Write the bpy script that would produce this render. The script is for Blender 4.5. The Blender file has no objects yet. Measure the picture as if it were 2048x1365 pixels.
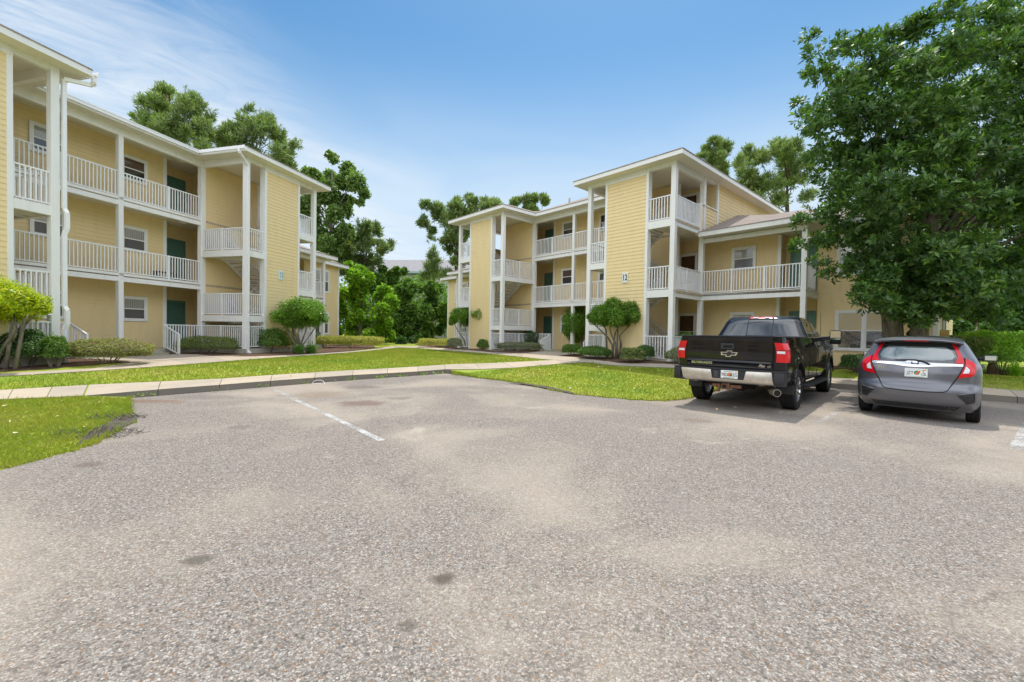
import bpy, bmesh, math, random
import numpy as np
from mathutils import Vector, Matrix
from mathutils.geometry import delaunay_2d_cdt
random.seed(7)
RNG = np.random.default_rng(11)
SC = bpy.context.scene
COL = SC.collection
R = math.radians

# ------------------------------------------------------------ camera
CAM_H = 1.45
F_PX, PITCH, ROLL = 872.98, R(-1.10742), R(0.96761)
_cp, _sp, _c, _s = math.cos(PITCH), math.sin(PITCH), math.cos(ROLL), math.sin(ROLL)
C_FWD = np.array([0, _cp, _sp])
_up0 = np.array([0, -_sp, _cp])
_r0 = np.array([1.0, 0, 0])
C_RT = _c * _r0 + _s * _up0
C_UP = -_s * _r0 + _c * _up0
cam_data = bpy.data.cameras.new('camera')
cam = bpy.data.objects.new('camera', cam_data)
COL.objects.link(cam)
cam_data.sensor_width = 36.0
cam_data.lens = F_PX * 36.0 / 2048.0
cam_data.clip_start = 0.05
cam_data.clip_end = 3000
cam.matrix_world = Matrix(((C_RT[0], C_UP[0], -C_FWD[0], 0), (C_RT[1], C_UP[1], -C_FWD[1], 0),
                           (C_RT[2], C_UP[2], -C_FWD[2], CAM_H), (0, 0, 0, 1)))
SC.camera = cam

# ------------------------------------------------------------ sky, sun, exposure
SUN_EL, SUN_AZ = R(67), R(75)          # azimuth measured from +X
SUN_STRENGTH, SKY_STRENGTH, EXPOSURE = 2.7, 0.105, 0.5
SC.view_settings.view_transform = 'Standard'
SC.view_settings.look = 'None'
SC.view_settings.gamma = 1.0
SC.view_settings.exposure = EXPOSURE
SC.cycles.max_bounces = 8
SC.cycles.transparent_max_bounces = 8
SC.cycles.use_denoising = True
sun_data = bpy.data.lights.new('sun', 'SUN')
sun_data.energy = SUN_STRENGTH
sun_data.angle = R(0.5)
sun_data.color = (1.0, 0.95, 0.86)
sun = bpy.data.objects.new('sun', sun_data)
COL.objects.link(sun)
sdir = Vector((math.cos(SUN_AZ) * math.cos(SUN_EL), math.sin(SUN_AZ) * math.cos(SUN_EL), math.sin(SUN_EL)))
sun.rotation_euler = (-sdir).to_track_quat('-Z', 'Y').to_euler()
sun.location = (0, 0, 40)


class NT:
    """short-hand for building node trees"""
    def __init__(self, tree):
        self.t = tree
        self.n = tree.nodes
        self.l = tree.links

    def add(self, kind, **kw):
        nd = self.n.new(kind)
        for k, v in kw.items():
            if k.startswith('i_'):
                nd.inputs[k[2:].replace('_', ' ')].default_value = v
            else:
                setattr(nd, k, v)
        return nd

    def link(self, a, b):
        self.l.new(a, b)

    def put(self, sock, v):
        if hasattr(v, 'is_linked') or isinstance(v, bpy.types.NodeSocket):
            self.l.new(v, sock)
        else:
            sock.default_value = v

    def math(self, op, a, b=0.0, c=None, clamp=False):
        nd = self.n.new('ShaderNodeMath')
        nd.operation = op
        nd.use_clamp = clamp
        self.put(nd.inputs[0], a)
        self.put(nd.inputs[1], b)
        if c is not None:
            self.put(nd.inputs[2], c)
        return nd.outputs[0]

    def smooth(self, v, a, b, o0=0.0, o1=1.0):
        nd = self.n.new('ShaderNodeMapRange')
        nd.interpolation_type = 'SMOOTHSTEP'
        self.put(nd.inputs[0], v)
        nd.inputs[1].default_value = a
        nd.inputs[2].default_value = b
        nd.inputs[3].default_value = o0
        nd.inputs[4].default_value = o1
        return nd.outputs[0]

    def mix(self, fac, a, b, blend='MIX'):
        nd = self.n.new('ShaderNodeMix')
        nd.data_type = 'RGBA'
        nd.blend_type = blend
        self.put(nd.inputs[0], fac)
        self.put(nd.inputs[6], a)
        self.put(nd.inputs[7], b)
        return nd.outputs[2]

    def noise(self, vec, scale, detail=4.0, rough=0.55, dist=0.0):
        nd = self.n.new('ShaderNodeTexNoise')
        if vec is not None:
            self.l.new(vec, nd.inputs['Vector'])
        nd.inputs['Scale'].default_value = scale
        nd.inputs['Detail'].default_value = detail
        nd.inputs['Roughness'].default_value = rough
        nd.inputs['Distortion'].default_value = dist
        return nd.outputs[0]

    def ramp(self, fac, stops):
        nd = self.n.new('ShaderNodeValToRGB')
        el = nd.color_ramp.elements
        while len(el) < len(stops):
            el.new(0.5)
        for e, (p, c) in zip(el, stops):
            e.position = p
            e.color = c if len(c) == 4 else (*c, 1)
        self.put(nd.inputs[0], fac)
        return nd.outputs[0]

    def bump(self, h, strength=0.3, dist=0.02):
        nd = self.n.new('ShaderNodeBump')
        nd.inputs['Strength'].default_value = strength
        nd.inputs['Distance'].default_value = dist
        self.l.new(h, nd.inputs['Height'])
        return nd.outputs[0]


def rgb(r, g, b):
    return (r, g, b, 1.0)


world = bpy.data.worlds.new('World')
SC.world = world
world.use_nodes = True
w = NT(world.node_tree)
w.n.clear()
w_out = w.add('ShaderNodeOutputWorld')
w_bg = w.add('ShaderNodeBackground')
sky = w.add('ShaderNodeTexSky', sky_type='NISHITA')
sky.sun_disc = False
sky.sun_elevation = SUN_EL
sky.sun_rotation = math.pi / 2 - SUN_AZ
sky.altitude = 0
sky.air_density = 1.0
sky.dust_density = 0.6
sky.ozone_density = 2.5
w_geo = w.add('ShaderNodeTexCoord')
w_sep = w.add('ShaderNodeSeparateXYZ')
w.link(w_geo.outputs['Generated'], w_sep.inputs[0])
wx, wy, wz = w_sep.outputs
zz = w.math('MAXIMUM', wz, 0.02)
zz = w.math('ADD', zz, 0.04)
cx = w.math('DIVIDE', wx, zz)
cy = w.math('DIVIDE', wy, zz)
# cirrus: coordinates along (a) and across (b) the wind direction on a plane high above
ca, sa = math.cos(R(41)), math.sin(R(41))
along = w.math('ADD', w.math('MULTIPLY', cx, ca), w.math('MULTIPLY', cy, sa))
across = w.math('ADD', w.math('MULTIPLY', cx, -sa), w.math('MULTIPLY', cy, ca))
cmb = w.add('ShaderNodeCombineXYZ')
w.link(w.math('MULTIPLY', along, 0.75), cmb.inputs[0])
w.link(w.math('MULTIPLY', across, 1.7), cmb.inputs[1])
n_str = w.noise(cmb.outputs[0], 2.2, 8, 0.66, 1.6)
cmb2 = w.add('ShaderNodeCombineXYZ')
w.link(cx, cmb2.inputs[0])
w.link(cy, cmb2.inputs[1])
n_big = w.noise(cmb2.outputs[0], 1.1, 4, 0.5, 0.6)
# long band
bandc = w.math('ABSOLUTE', w.math('SUBTRACT', across, w.math('ADD', 2.33, w.math('MULTIPLY', w.math('SUBTRACT', n_big, 0.5), 0.25))))
band = w.smooth(bandc, 0.20, 0.0)
band = w.math('MULTIPLY', band, w.smooth(along, 1.55, 0.3))
band = w.math('MULTIPLY', band, w.smooth(n_str, 0.25, 0.62, 0.25, 1.0))
# wide veil up to the left
veil = w.math('MULTIPLY', w.smooth(w.math('ADD', cx, w.math('MULTIPLY', w.math('SUBTRACT', n_big, .5), .9)), -0.75, -1.25), w.smooth(n_str, 0.28, 0.66, .10, 1.0))
veil = w.math('MULTIPLY', veil, w.smooth(n_big, 0.28, 0.6, 0.4, 1.0))
# bright haze low in the middle distance
low = w.math('MULTIPLY', w.smooth(wz, 0.57, 0.18), w.smooth(n_big, 0.3, 0.65, 0.85, 1.1), clamp=True)
mask = w.math('MAXIMUM', w.math('MULTIPLY', band, 0.8), w.math('MULTIPLY', veil, 0.75))
mask = w.math('MAXIMUM', mask, 0.0, clamp=True)
w_hs = w.add('ShaderNodeHueSaturation')
w_hs.inputs['Saturation'].default_value = 1.22
w_hs.inputs['Value'].default_value = 1.0
w.link(sky.outputs[0], w_hs.inputs['Color'])
blue = w.mix(1.0, w_hs.outputs[0], rgb(.86, 1.08, 1.0), 'MULTIPLY')
w_col = w.mix(low, blue, rgb(4.7, 5.65, 6.6))
w_col = w.mix(mask, w_col, rgb(6.0, 6.4, 6.8))
# unseen bright cumulus overhead and behind the camera, added to light the shaded facades
n_fill = w.noise(w_geo.outputs['Generated'], 2.3, 6, .58, .5)
fill_cloud = w.math('MULTIPLY', w.smooth(n_fill, .36, .50), w.smooth(wy, .25, -.15))
fill_cloud = w.math('MULTIPLY', fill_cloud, w.smooth(wz, .10, .30))
w_col = w.mix(fill_cloud, w_col, w.mix(w.smooth(n_fill, .40, .66), rgb(8.8, 9.8, 11.6), rgb(17.0, 17.6, 18.6)))
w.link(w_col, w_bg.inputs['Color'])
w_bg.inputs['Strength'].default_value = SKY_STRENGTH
w.link(w_bg.outputs[0], w_out.inputs[0])


# ------------------------------------------------------------ points and ground height
def ray(px, py):
    return (px - 1024.0) * C_RT - (py - 682.5) * C_UP + F_PX * C_FWD


_ctrl = [(-5.05, 4.3, 0), (-5.05, 5.3, 0), (-6.6, 7.5, 0.02), (-7.7, 8.9, .12), (-6.3, 10.5, .13), (-4.64, 12.5, .13), (-2.2, 15.1, .13),
         (-1.0, 13.7, .03), (.88, 11.35, .02), (2.65, 9.7, .02), (4.0, 9.9, .02), (5.64, 11.8, .05), (7.2, 13.9, .13), (9.35, 12.5, .13),
         (11.9, 10.1, .13), (15, 7, .13), (-12, 4, .05), (-16, 8.5, .14), (-12, 10, .16)]


def frame_pt(o, az, x, y):
    return (o[0] + math.cos(az) * x - math.sin(az) * y, o[1] + math.sin(az) * x + math.cos(az) * y)


A12 = R(132.46845 - 180)
A13 = R(75.00429)
O12 = (6.26 - .67526 * 7.16, 17.59 + .73757 * 7.16)
O13 = (-15.22 + math.cos(A13) * 1.825 + 2.5 * math.sin(A13), 14.67 + math.sin(A13) * 1.825 - 2.5 * math.cos(A13))
for _x in (-18, -12, -7, -3, 0, 3, 7):
    p = frame_pt(O12, A12, _x, -.8)
    _ctrl.append((p[0], p[1], .36))
for _x in (11, 15):
    p = frame_pt(O12, A12, _x, 1.6)
    _ctrl.append((p[0], p[1], .30))
for _x in (-12, -7, -3, 0, 3, 7, 12, 16):
    p = frame_pt(O13, A13, _x, -.8)
    _ctrl.append((p[0], p[1], .32))
for _a in range(20, 200, 20):
    _ctrl.append((70 * math.cos(R(_a)), 70 * math.sin(R(_a)), .4))
_ctrl = np.array(_ctrl)
_K = np.hypot(_ctrl[:, None, 0] - _ctrl[None, :, 0], _ctrl[:, None, 1] - _ctrl[None, :, 1])
_A = np.block([[_K, np.ones((len(_ctrl), 1))], [np.ones((1, len(_ctrl))), np.zeros((1, 1))]])
_W = np.linalg.solve(_A, np.append(_ctrl[:, 2], 0))


def gz(x, y):
    return float(np.hypot(_ctrl[:, 0] - x, _ctrl[:, 1] - y) @ _W[:-1] + _W[-1])


def gp(px, py, off=0.0):
    """pixel of the photograph -> point on the ground"""
    d = ray(px, py)
    z = .2
    for _ in range(12):
        t = (z - CAM_H) / d[2]
        p = d * t
        z = .5 * z + .5 * (gz(p[0], p[1]) + off)
    return (float(p[0]), float(p[1]))


def g0(px, py):
    d = ray(px, py)
    t = -CAM_H / d[2]
    return (float(d[0] * t), float(d[1] * t))


def at(px, py, Y):
    """pixel at distance Y along the view -> point"""
    d = ray(px, py)
    d = d * (Y / d[1])
    return np.array([d[0], d[1], d[2] + CAM_H])


# ------------------------------------------------------------ scene-object helpers
def tag(o, label=None, cat=None, group=None, kind=None):
    if label:
        o['label'] = label
    if cat:
        o['category'] = cat
    if group:
        o['group'] = group
    if kind:
        o['kind'] = kind
    return o


def empty(name, loc=(0, 0, 0), rz=0.0, label=None, cat=None, group=None):
    o = bpy.data.objects.new(name, None)
    o.empty_display_size = 0.3
    COL.objects.link(o)
    o.location = loc
    o.rotation_euler = (0, 0, rz)
    return tag(o, label, cat, group)


def link_mesh(name, me, parent=None):
    o = bpy.data.objects.new(name, me)
    COL.objects.link(o)
    if parent is not None:
        o.parent = parent
    return o


class MB:
    """collects boxes, bars and polygons and links them as one mesh object"""
    def __init__(self):
        self.v, self.f, self.mi = [], [], []
        self.cur = 0

    def quad(self, *p):
        b = len(self.v)
        self.v += [tuple(map(float, q)) for q in p]
        self.f.append(tuple(range(b, b + len(p))))
        self.mi.append(self.cur)

    def hexa(self, p):
        b = len(self.v)
        self.v += [tuple(map(float, q)) for q in p]
        for q in ((0, 3, 2, 1), (4, 5, 6, 7), (0, 1, 5, 4), (1, 2, 6, 5), (2, 3, 7, 6), (3, 0, 4, 7)):
            self.f.append(tuple(b + i for i in q))
            self.mi.append(self.cur)

    def box(self, x0, x1, y0, y1, z0, z1):
        self.hexa([(x0, y0, z0), (x1, y0, z0), (x1, y1, z0), (x0, y1, z0), (x0, y0, z1), (x1, y0, z1), (x1, y1, z1), (x0, y1, z1)])

    def wbox(self, fr, a0, a1, n0, n1, z0, z1):
        ox, oy, ax, ay = fr
        nx, ny = ay, -ax
        P = lambda a, n, z: (ox + ax * a + nx * n, oy + ay * a + ny * n, z)
        self.hexa([P(a0, n1, z0), P(a1, n1, z0), P(a1, n0, z0), P(a0, n0, z0), P(a0, n1, z1), P(a1, n1, z1), P(a1, n0, z1), P(a0, n0, z1)])

    def bar(self, p, q, wd, ht, up=(0, 0, 1)):
        p, q = Vector(p), Vector(q)
        d = (q - p).normalized()
        up = Vector(up)
        if abs(d.dot(up)) > .99:
            up = Vector((0, 1, 0))
        s = d.cross(up).normalized() * wd / 2
        u = s.cross(d).normalized() * ht / 2
        self.hexa([p - s - u, p + s - u, p + s + u, p - s + u, q - s - u, q + s - u, q + s + u, q - s + u])

    def tube(self, pts, rads, n=8, cap=True):
        pts = [Vector(p) for p in pts]
        rings = []
        for i, p in enumerate(pts):
            d = (pts[min(i + 1, len(pts) - 1)] - pts[max(i - 1, 0)]).normalized()
            a = Vector((0, 0, 1)) if abs(d.z) < .9 else Vector((1, 0, 0))
            s = d.cross(a).normalized()
            u = s.cross(d)
            b = len(self.v)
            r = rads[i] if hasattr(rads, '__len__') else rads
            for k in range(n):
                t = 2 * math.pi * k / n
                self.v.append(tuple(p + (s * math.cos(t) + u * math.sin(t)) * r))
            rings.append(b)
        for a, b in zip(rings, rings[1:]):
            for k in range(n):
                self.f.append((a + k, a + (k + 1) % n, b + (k + 1) % n, b + k))
                self.mi.append(self.cur)
        if cap:
            self.f.append(tuple(rings[0] + k for k in range(n))[::-1])
            self.f.append(tuple(rings[-1] + k for k in range(n)))
            self.mi += [self.cur] * 2

    def siding(self, fr, a0, a1, z0, z1, lap=.152):
        """lap siding on a wall frame: every board a sloped face with a lower lip"""
        ox, oy, ax, ay = fr
        nx, ny = ay, -ax
        P = lambda a, n, z: (ox + ax * a + nx * n, oy + ay * a + ny * n, z)
        k0 = math.floor(z0 / lap)
        z = k0 * lap
        while z < z1 - 1e-4:
            zb, zt = max(z, z0), min(z + lap, z1)
            nb = .020 - .016 * (zb - z) / lap
            nt = .020 - .016 * (zt - z) / lap
            self.quad(P(a0, nb, zb), P(a1, nb, zb), P(a1, nt, zt), P(a0, nt, zt))
            self.quad(P(a0, .002, zb), P(a1, .002, zb), P(a1, nb, zb), P(a0, nb, zb))
            z += lap

    def build(self, name, mats, parent=None, smooth=False, bevel=0.0):
        me = bpy.data.meshes.new(name)
        me.from_pydata(self.v, [], self.f)
        if not isinstance(mats, (list, tuple)):
            mats = [mats]
        for m in mats:
            me.materials.append(m)
        if len(mats) > 1:
            me.polygons.foreach_set('material_index', self.mi)
        if smooth:
            me.polygons.foreach_set('use_smooth', [True] * len(me.polygons))
            if smooth is not True:
                me.set_sharp_from_angle(angle=R(smooth))
        me.update()
        o = link_mesh(name, me, parent)
        if bevel:
            md = o.modifiers.new('bevel', 'BEVEL')
            md.width = bevel
            md.segments = 2
            md.limit_method = 'ANGLE'
        return o


class Pieces:
    """like MB.box, but every box becomes a part of its own"""
    def __init__(self, name, material, root):
        self.name, self.material, self.root = name, material, root

    def box(self, *a):
        mb = MB()
        mb.box(*a)
        mb.build(self.name, self.material, self.root)


def raw_mesh(name, verts, quads, mat, smooth=False, nside=4):
    """fast mesh from numpy arrays of verts and equally sided faces"""
    me = bpy.data.meshes.new(name)
    verts = np.asarray(verts, np.float32)
    quads = np.asarray(quads, np.int32)
    me.vertices.add(len(verts))
    me.vertices.foreach_set('co', verts.ravel())
    nf = len(quads)
    me.loops.add(nf * nside)
    me.loops.foreach_set('vertex_index', quads.ravel())
    me.polygons.add(nf)
    me.polygons.foreach_set('loop_start', np.arange(nf, dtype=np.int32) * nside)
    me.polygons.foreach_set('loop_total', np.full(nf, nside, np.int32))
    if smooth:
        me.polygons.foreach_set('use_smooth', np.ones(nf, bool))
    me.update(calc_edges=True)
    me.materials.append(mat)
    return me


def evaluated(o, name):
    dg = bpy.context.evaluated_depsgraph_get()
    me = bpy.data.meshes.new_from_object(o.evaluated_get(dg))
    me.name = name
    return me


def text_mesh(s, size, depth=.004, bold=False, shear=0.0, width=1.0):
    cu = bpy.data.curves.new('text', 'FONT')
    cu.body = s
    cu.size = size
    cu.extrude = depth / 2
    cu.align_x = 'CENTER'
    cu.align_y = 'CENTER'
    cu.shear = shear
    if bold:
        cu.offset = size * .025
    ob = bpy.data.objects.new('text', cu)
    COL.objects.link(ob)
    bpy.context.view_layer.update()
    me = evaluated(ob, 'lettering')
    bpy.data.objects.remove(ob)
    if width != 1.0:
        me.transform(Matrix.Diagonal((width, 1, 1, 1)))
    return me


# ------------------------------------------------------------ materials
def mat(name):
    m = bpy.data.materials.new(name)
    m.use_nodes = True
    t = NT(m.node_tree)
    b = t.n['Principled BSDF']
    return m, t, b


def simple(name, col, rough=.5, metal=0.0, var=.08, scale=6.0, spec=.5, bump=0.0, coat=0.0):
    m, t, b = mat(name)
    g = t.add('ShaderNodeNewGeometry')
    n = t.noise(g.outputs['Position'], scale, 5, .6)
    c0 = rgb(*[max(0, c * (1 - var)) for c in col])
    c1 = rgb(*[min(1, c * (1 + var)) for c in col])
    t.link(t.ramp(n, [(.3, c0), (.7, c1)]), b.inputs['Base Color'])
    b.inputs['Roughness'].default_value = rough
    b.inputs['Metallic'].default_value = metal
    b.inputs['Specular IOR Level'].default_value = spec
    if coat:
        b.inputs['Coat Weight'].default_value = coat
        b.inputs['Coat Roughness'].default_value = .03
    if bump:
        t.link(t.bump(n, bump, .01), b.inputs['Normal'])
    return m


def weathered_paint(name, col, dirt=(.30, .26, .2), amount=.25, rough=.5):
    """painted boards: faint streaks and grime"""
    m, t, b = mat(name)
    g = t.add('ShaderNodeNewGeometry')
    mp = t.add('ShaderNodeMapping')
    mp.inputs['Scale'].default_value = (3.5, 3.5, .6)
    t.link(g.outputs['Position'], mp.inputs['Vector'])
    n1 = t.noise(mp.outputs[0], 1.2, 6, .65)
    n2 = t.noise(g.outputs['Position'], 9, 5, .6)
    f = t.math('MULTIPLY', t.smooth(n1, .45, .8), amount)
    c = t.mix(f, rgb(*col), rgb(*dirt))
    c = t.mix(t.smooth(n2, .3, .75, 0, .10), c, rgb(*[min(1, x * 1.12) for x in col]))
    t.link(c, b.inputs['Base Color'])
    b.inputs['Roughness'].default_value = rough
    b.inputs['Specular IOR Level'].default_value = .3
    t.link(t.bump(n2, .05, .01), b.inputs['Normal'])
    return m


M = {}
M['siding'] = weathered_paint('yellow_siding', (.82, .645, .345), (.50, .40, .24), .22, .55)
M['white'] = weathered_paint('white_trim', (.82, .81, .78), (.45, .42, .36), .22, .5)
M['soffit'] = weathered_paint('soffit_paint', (.76, .71, .62), (.5, .46, .38), .2, .6)
M['rail'] = simple('rail_metal', (.84, .84, .84), .4, 0, .03)
M['door'] = simple('door_green', (.10, .225, .175), .4, 0, .1)
M['tread'] = simple('stair_tread', (.50, .39, .27), .8, 0, .2)
M['slab'] = simple('slab_concrete', (.42, .38, .31), .85, 0, .16, 2.5, .3, .1)
M['brass'] = simple('handle_metal', (.5, .42, .25), .3, 1.0)
M['lamp_glass'] = simple('lamp_glass', (.75, .73, .68), .3)
M['sign'] = simple('sign_panel', (.66, .76, .76), .5, 0, .05)
M['sign_text'] = simple('sign_lettering', (.02, .09, .06), .5)
M['sign_faded'] = simple('sign_lettering_faded', (.30, .46, .45), .6)


def shingles():
    m, t, b = mat('roof_shingles')
    g = t.add('ShaderNodeNewGeometry')
    br = t.add('ShaderNodeTexBrick')
    tc = t.add('ShaderNodeTexCoord')
    t.link(tc.outputs['Object'], br.inputs['Vector'])
    br.inputs['Scale'].default_value = 1.0
    br.inputs['Brick Width'].default_value = .33
    br.inputs['Row Height'].default_value = .14
    br.inputs['Mortar Size'].default_value = .008
    br.inputs['Color1'].default_value = rgb(.27, .22, .195)
    br.inputs['Color2'].default_value = rgb(.37, .31, .275)
    br.inputs['Mortar'].default_value = rgb(.12, .1, .09)
    n = t.noise(g.outputs['Position'], 3, 6, .6)
    n2 = t.noise(g.outputs['Position'], 60, 2, .6)
    c = t.mix(t.smooth(n, .35, .7, 0, .35), br.outputs['Color'], rgb(.22, .19, .175))
    c = t.mix(t.smooth(n2, .4, .6, 0, .3), c, rgb(.42, .37, .33))
    t.link(c, b.inputs['Base Color'])
    b.inputs['Roughness'].default_value = .95
    b.inputs['Specular IOR Level'].default_value = .1
    t.link(t.bump(br.outputs['Fac'], .4, .01), b.inputs['Normal'])
    return m


M['roof'] = shingles()


def glass_blind(name, c0, c1, axis, period, rough=.06):
    """window glass with a slatted blind right behind it"""
    m, t, b = mat(name)
    tc = t.add('ShaderNodeTexCoord')
    sp = t.add('ShaderNodeSeparateXYZ')
    t.link(tc.outputs['Object'], sp.inputs[0])
    v = t.math('ADD', sp.outputs[0], sp.outputs[1]) if axis == 'v' else sp.outputs[2]
    fr = t.math('FRACT', t.math('DIVIDE', v, period))
    n = t.noise(tc.outputs['Object'], 3.0, 3, .5)
    f = t.math('MULTIPLY', t.smooth(t.math('ABSOLUTE', t.math('SUBTRACT', fr, .5)), .25, .5), t.smooth(n, .2, .6, .6, 1))
    t.link(t.mix(f, rgb(*c0), rgb(*c1)), b.inputs['Base Color'])
    b.inputs['Roughness'].default_value = rough
    b.inputs['Specular IOR Level'].default_value = .9
    b.inputs['Coat Weight'].default_value = .6
    b.inputs['Coat Roughness'].default_value = .03
    return m


M['pane_dark'] = glass_blind('pane_screened', (.055, .05, .05), (.085, .08, .08), 'v', .021, .25)
M['pane_blind'] = glass_blind('pane_vertical_blind', (.34, .33, .30), (.16, .15, .14), 'v', .085)
M['pane_mini'] = glass_blind('pane_mini_blind', (.42, .40, .36), (.2, .19, .17), 'h', .026)
M['pane_brown'] = glass_blind('pane_brown_reflection', (.085, .045, .03), (.06, .03, .022), 'h', .05)  # brown reflection painted into the pane colour
M['pane_black'] = glass_blind('pane_black', (.012, .012, .013), (.02, .02, .02), 'h', .05)


def wavy_glass(name, base):
    m, t, b = mat(name)
    tc = t.add('ShaderNodeTexCoord')
    n = t.noise(tc.outputs['Object'], 2.2, 3, .5, 1.5)
    b.inputs['Base Color'].default_value = rgb(*base)
    b.inputs['Roughness'].default_value = .03
    b.inputs['Specular IOR Level'].default_value = 1.0
    b.inputs['Coat Weight'].default_value = 1.0
    b.inputs['Coat Roughness'].default_value = .02
    b.inputs['Coat IOR'].default_value = 1.9
    nb = t.bump(n, .35, .03)
    t.link(nb, b.inputs['Normal'])
    t.link(nb, b.inputs['Coat Normal'])
    return m


M['pane_wavy'] = wavy_glass('pane_reflecting', (.50, .42, .26))
M['pane_wavy_dark'] = wavy_glass('pane_reflecting_screen', (.05, .05, .05))
# ------------------------------------------------------------ apartment buildings
S = 2.85
W_T = 4.35            # tower width


def window(root, fr, a0, a1, z0, z1, up, lowm, mullion=False, split=.5):
    """surface-mounted window: casing, sash bars and two panes"""
    mb = MB()
    c = .095
    mb.wbox(fr, a0, a1, 0, .055, z1 - c, z1)
    mb.wbox(fr, a0, a1, 0, .06, z0, z0 + c * .9)
    mb.wbox(fr, a0, a0 + c, 0, .055, z0 + c * .9, z1 - c)
    mb.wbox(fr, a1 - c, a1, 0, .055, z0 + c * .9, z1 - c)
    i0, i1, j0, j1 = a0 + c, a1 - c, z0 + c * .9, z1 - c
    zm = j0 + (j1 - j0) * split
    s = .03
    cells = [(i0, i1)] if not mullion else [(i0, (i0 + i1) / 2 - .05), ((i0 + i1) / 2 + .05, i1)]
    if mullion:
        mb.wbox(fr, cells[0][1], cells[1][0], 0, .05, j0, j1)
    for b0, b1 in cells:
        mb.wbox(fr, b0, b0 + s, 0, .04, j0, j1)
        mb.wbox(fr, b1 - s, b1, 0, .04, j0, j1)
        mb.wbox(fr, b0 + s, b1 - s, 0, .04, j1 - s, j1)
        mb.wbox(fr, b0 + s, b1 - s, 0, .04, j0, j0 + s)
        mb.wbox(fr, b0 + s, b1 - s, 0, .045, zm - .02, zm + .02)
    f = mb.build('window', M['white'], root)
    pu, pl = MB(), MB()
    for b0, b1 in cells:
        pu.wbox(fr, b0 + s, b1 - s, .003, .026, zm + .02, j1 - s)
        pl.wbox(fr, b0 + s, b1 - s, .003, .031, j0 + s, zm - .02)
    pu.build('pane', M[up], f)
    pl.build('pane', M[lowm], f)
    return f


def door(root, fr, a0, a1, z0, hinge=1):
    mb = MB()
    z1 = z0 + 2.05
    mb.wbox(fr, a0, a0 + .08, 0, .06, z0, z1 + .08)
    mb.wbox(fr, a1 - .08, a1, 0, .06, z0, z1 + .08)
    mb.wbox(fr, a0 + .08, a1 - .08, 0, .06, z1, z1 + .08)
    mb.wbox(fr, a0 + .085, a1 - .085, .0, .03, z0, z1 - .005)
    i0, i1 = a0 + .2, a1 - .2
    for zz0, zz1 in ((z0 + .2, z0 + .85), (z0 + 1.0, z0 + 1.85)):
        for b0, b1 in ((i0, (i0 + i1) / 2 - .05), ((i0 + i1) / 2 + .05, i1)):
            mb.wbox(fr, b0, b1, .03, .036, zz0, zz1)
    d = mb.build('door', M['door'], root)
    h = MB()
    a = a0 + .17 if hinge > 0 else a1 - .17
    h.wbox(fr, a - .03, a + .03, .03, .085, z0 + .97, z0 + 1.03)
    h.wbox(fr, a - .02, a + .02, .03, .06, z0 + 1.1, z0 + 1.15)
    h.build('handle', M['brass'], d)
    return d


def railing(root, p, q, z, newels=(), step=.112, low=.09, top=1.0):
    """metal balcony rail from p to q (xy) standing on height z"""
    mb = MB()
    p, q = Vector((p[0], p[1], 0)), Vector((q[0], q[1], 0))
    L = (q - p).length
    d = (q - p) / L
    V = lambda s, h: (p.x + d.x * s, p.y + d.y * s, z + h)
    mb.bar(V(0, top - .02), V(L, top - .02), .05, .04)
    mb.bar(V(0, low), V(L, low), .032, .035)
    n = max(2, int(L / step))
    for i in range(n):
        s = (i + .5) * L / n
        mb.bar(V(s, low + .018), V(s, top - .04), .030, .030, up=d)
    for s in newels:
        mb.bar(V(s, 0), V(s, top + .01), .055, .055, up=d)
    return mb.build('railing', M['rail'], root)


def stair_flight(root, x0, z0, x1, z1, y0, y1):
    mb = MB()
    n = 8
    for y in (y0, y1 - .05):
        mb.cur = 0
        mb.hexa([(x0, y, z0 - .28), (x0, y + .05, z0 - .28), (x1, y + .05, z1 - .28), (x1, y, z1 - .28),
                 (x0, y, z0 + .02), (x0, y + .05, z0 + .02), (x1, y + .05, z1 + .02), (x1, y, z1 + .02)])
        yy = y + .025
        mb.bar((x0, yy, z0 + .92), (x1, yy, z1 + .92), .05, .04)
        for i in range(17):
            t = (i + .5) / 17
            x, z = x0 + (x1 - x0) * t, z0 + (z1 - z0) * t
            mb.bar((x, yy, z + .02), (x, yy, z + .91), .026, .026, up=(1, 0, 0))
    for i in range(n):
        t = (i + .5) / n
        x, z = x0 + (x1 - x0) * t, z0 + (z1 - z0) * (i + 1) / (n + 1)
        mb.cur = 1
        mb.box(x - .15, x + .15, y0 + .05, y1 - .05, z - .05, z)
        mb.cur = 0
        mb.box(x - .14, x + .14, y0 + .05, y1 - .05, z - .09, z - .05)
    return mb.build('staircase', [M['white'], M['tread']], root)


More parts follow.
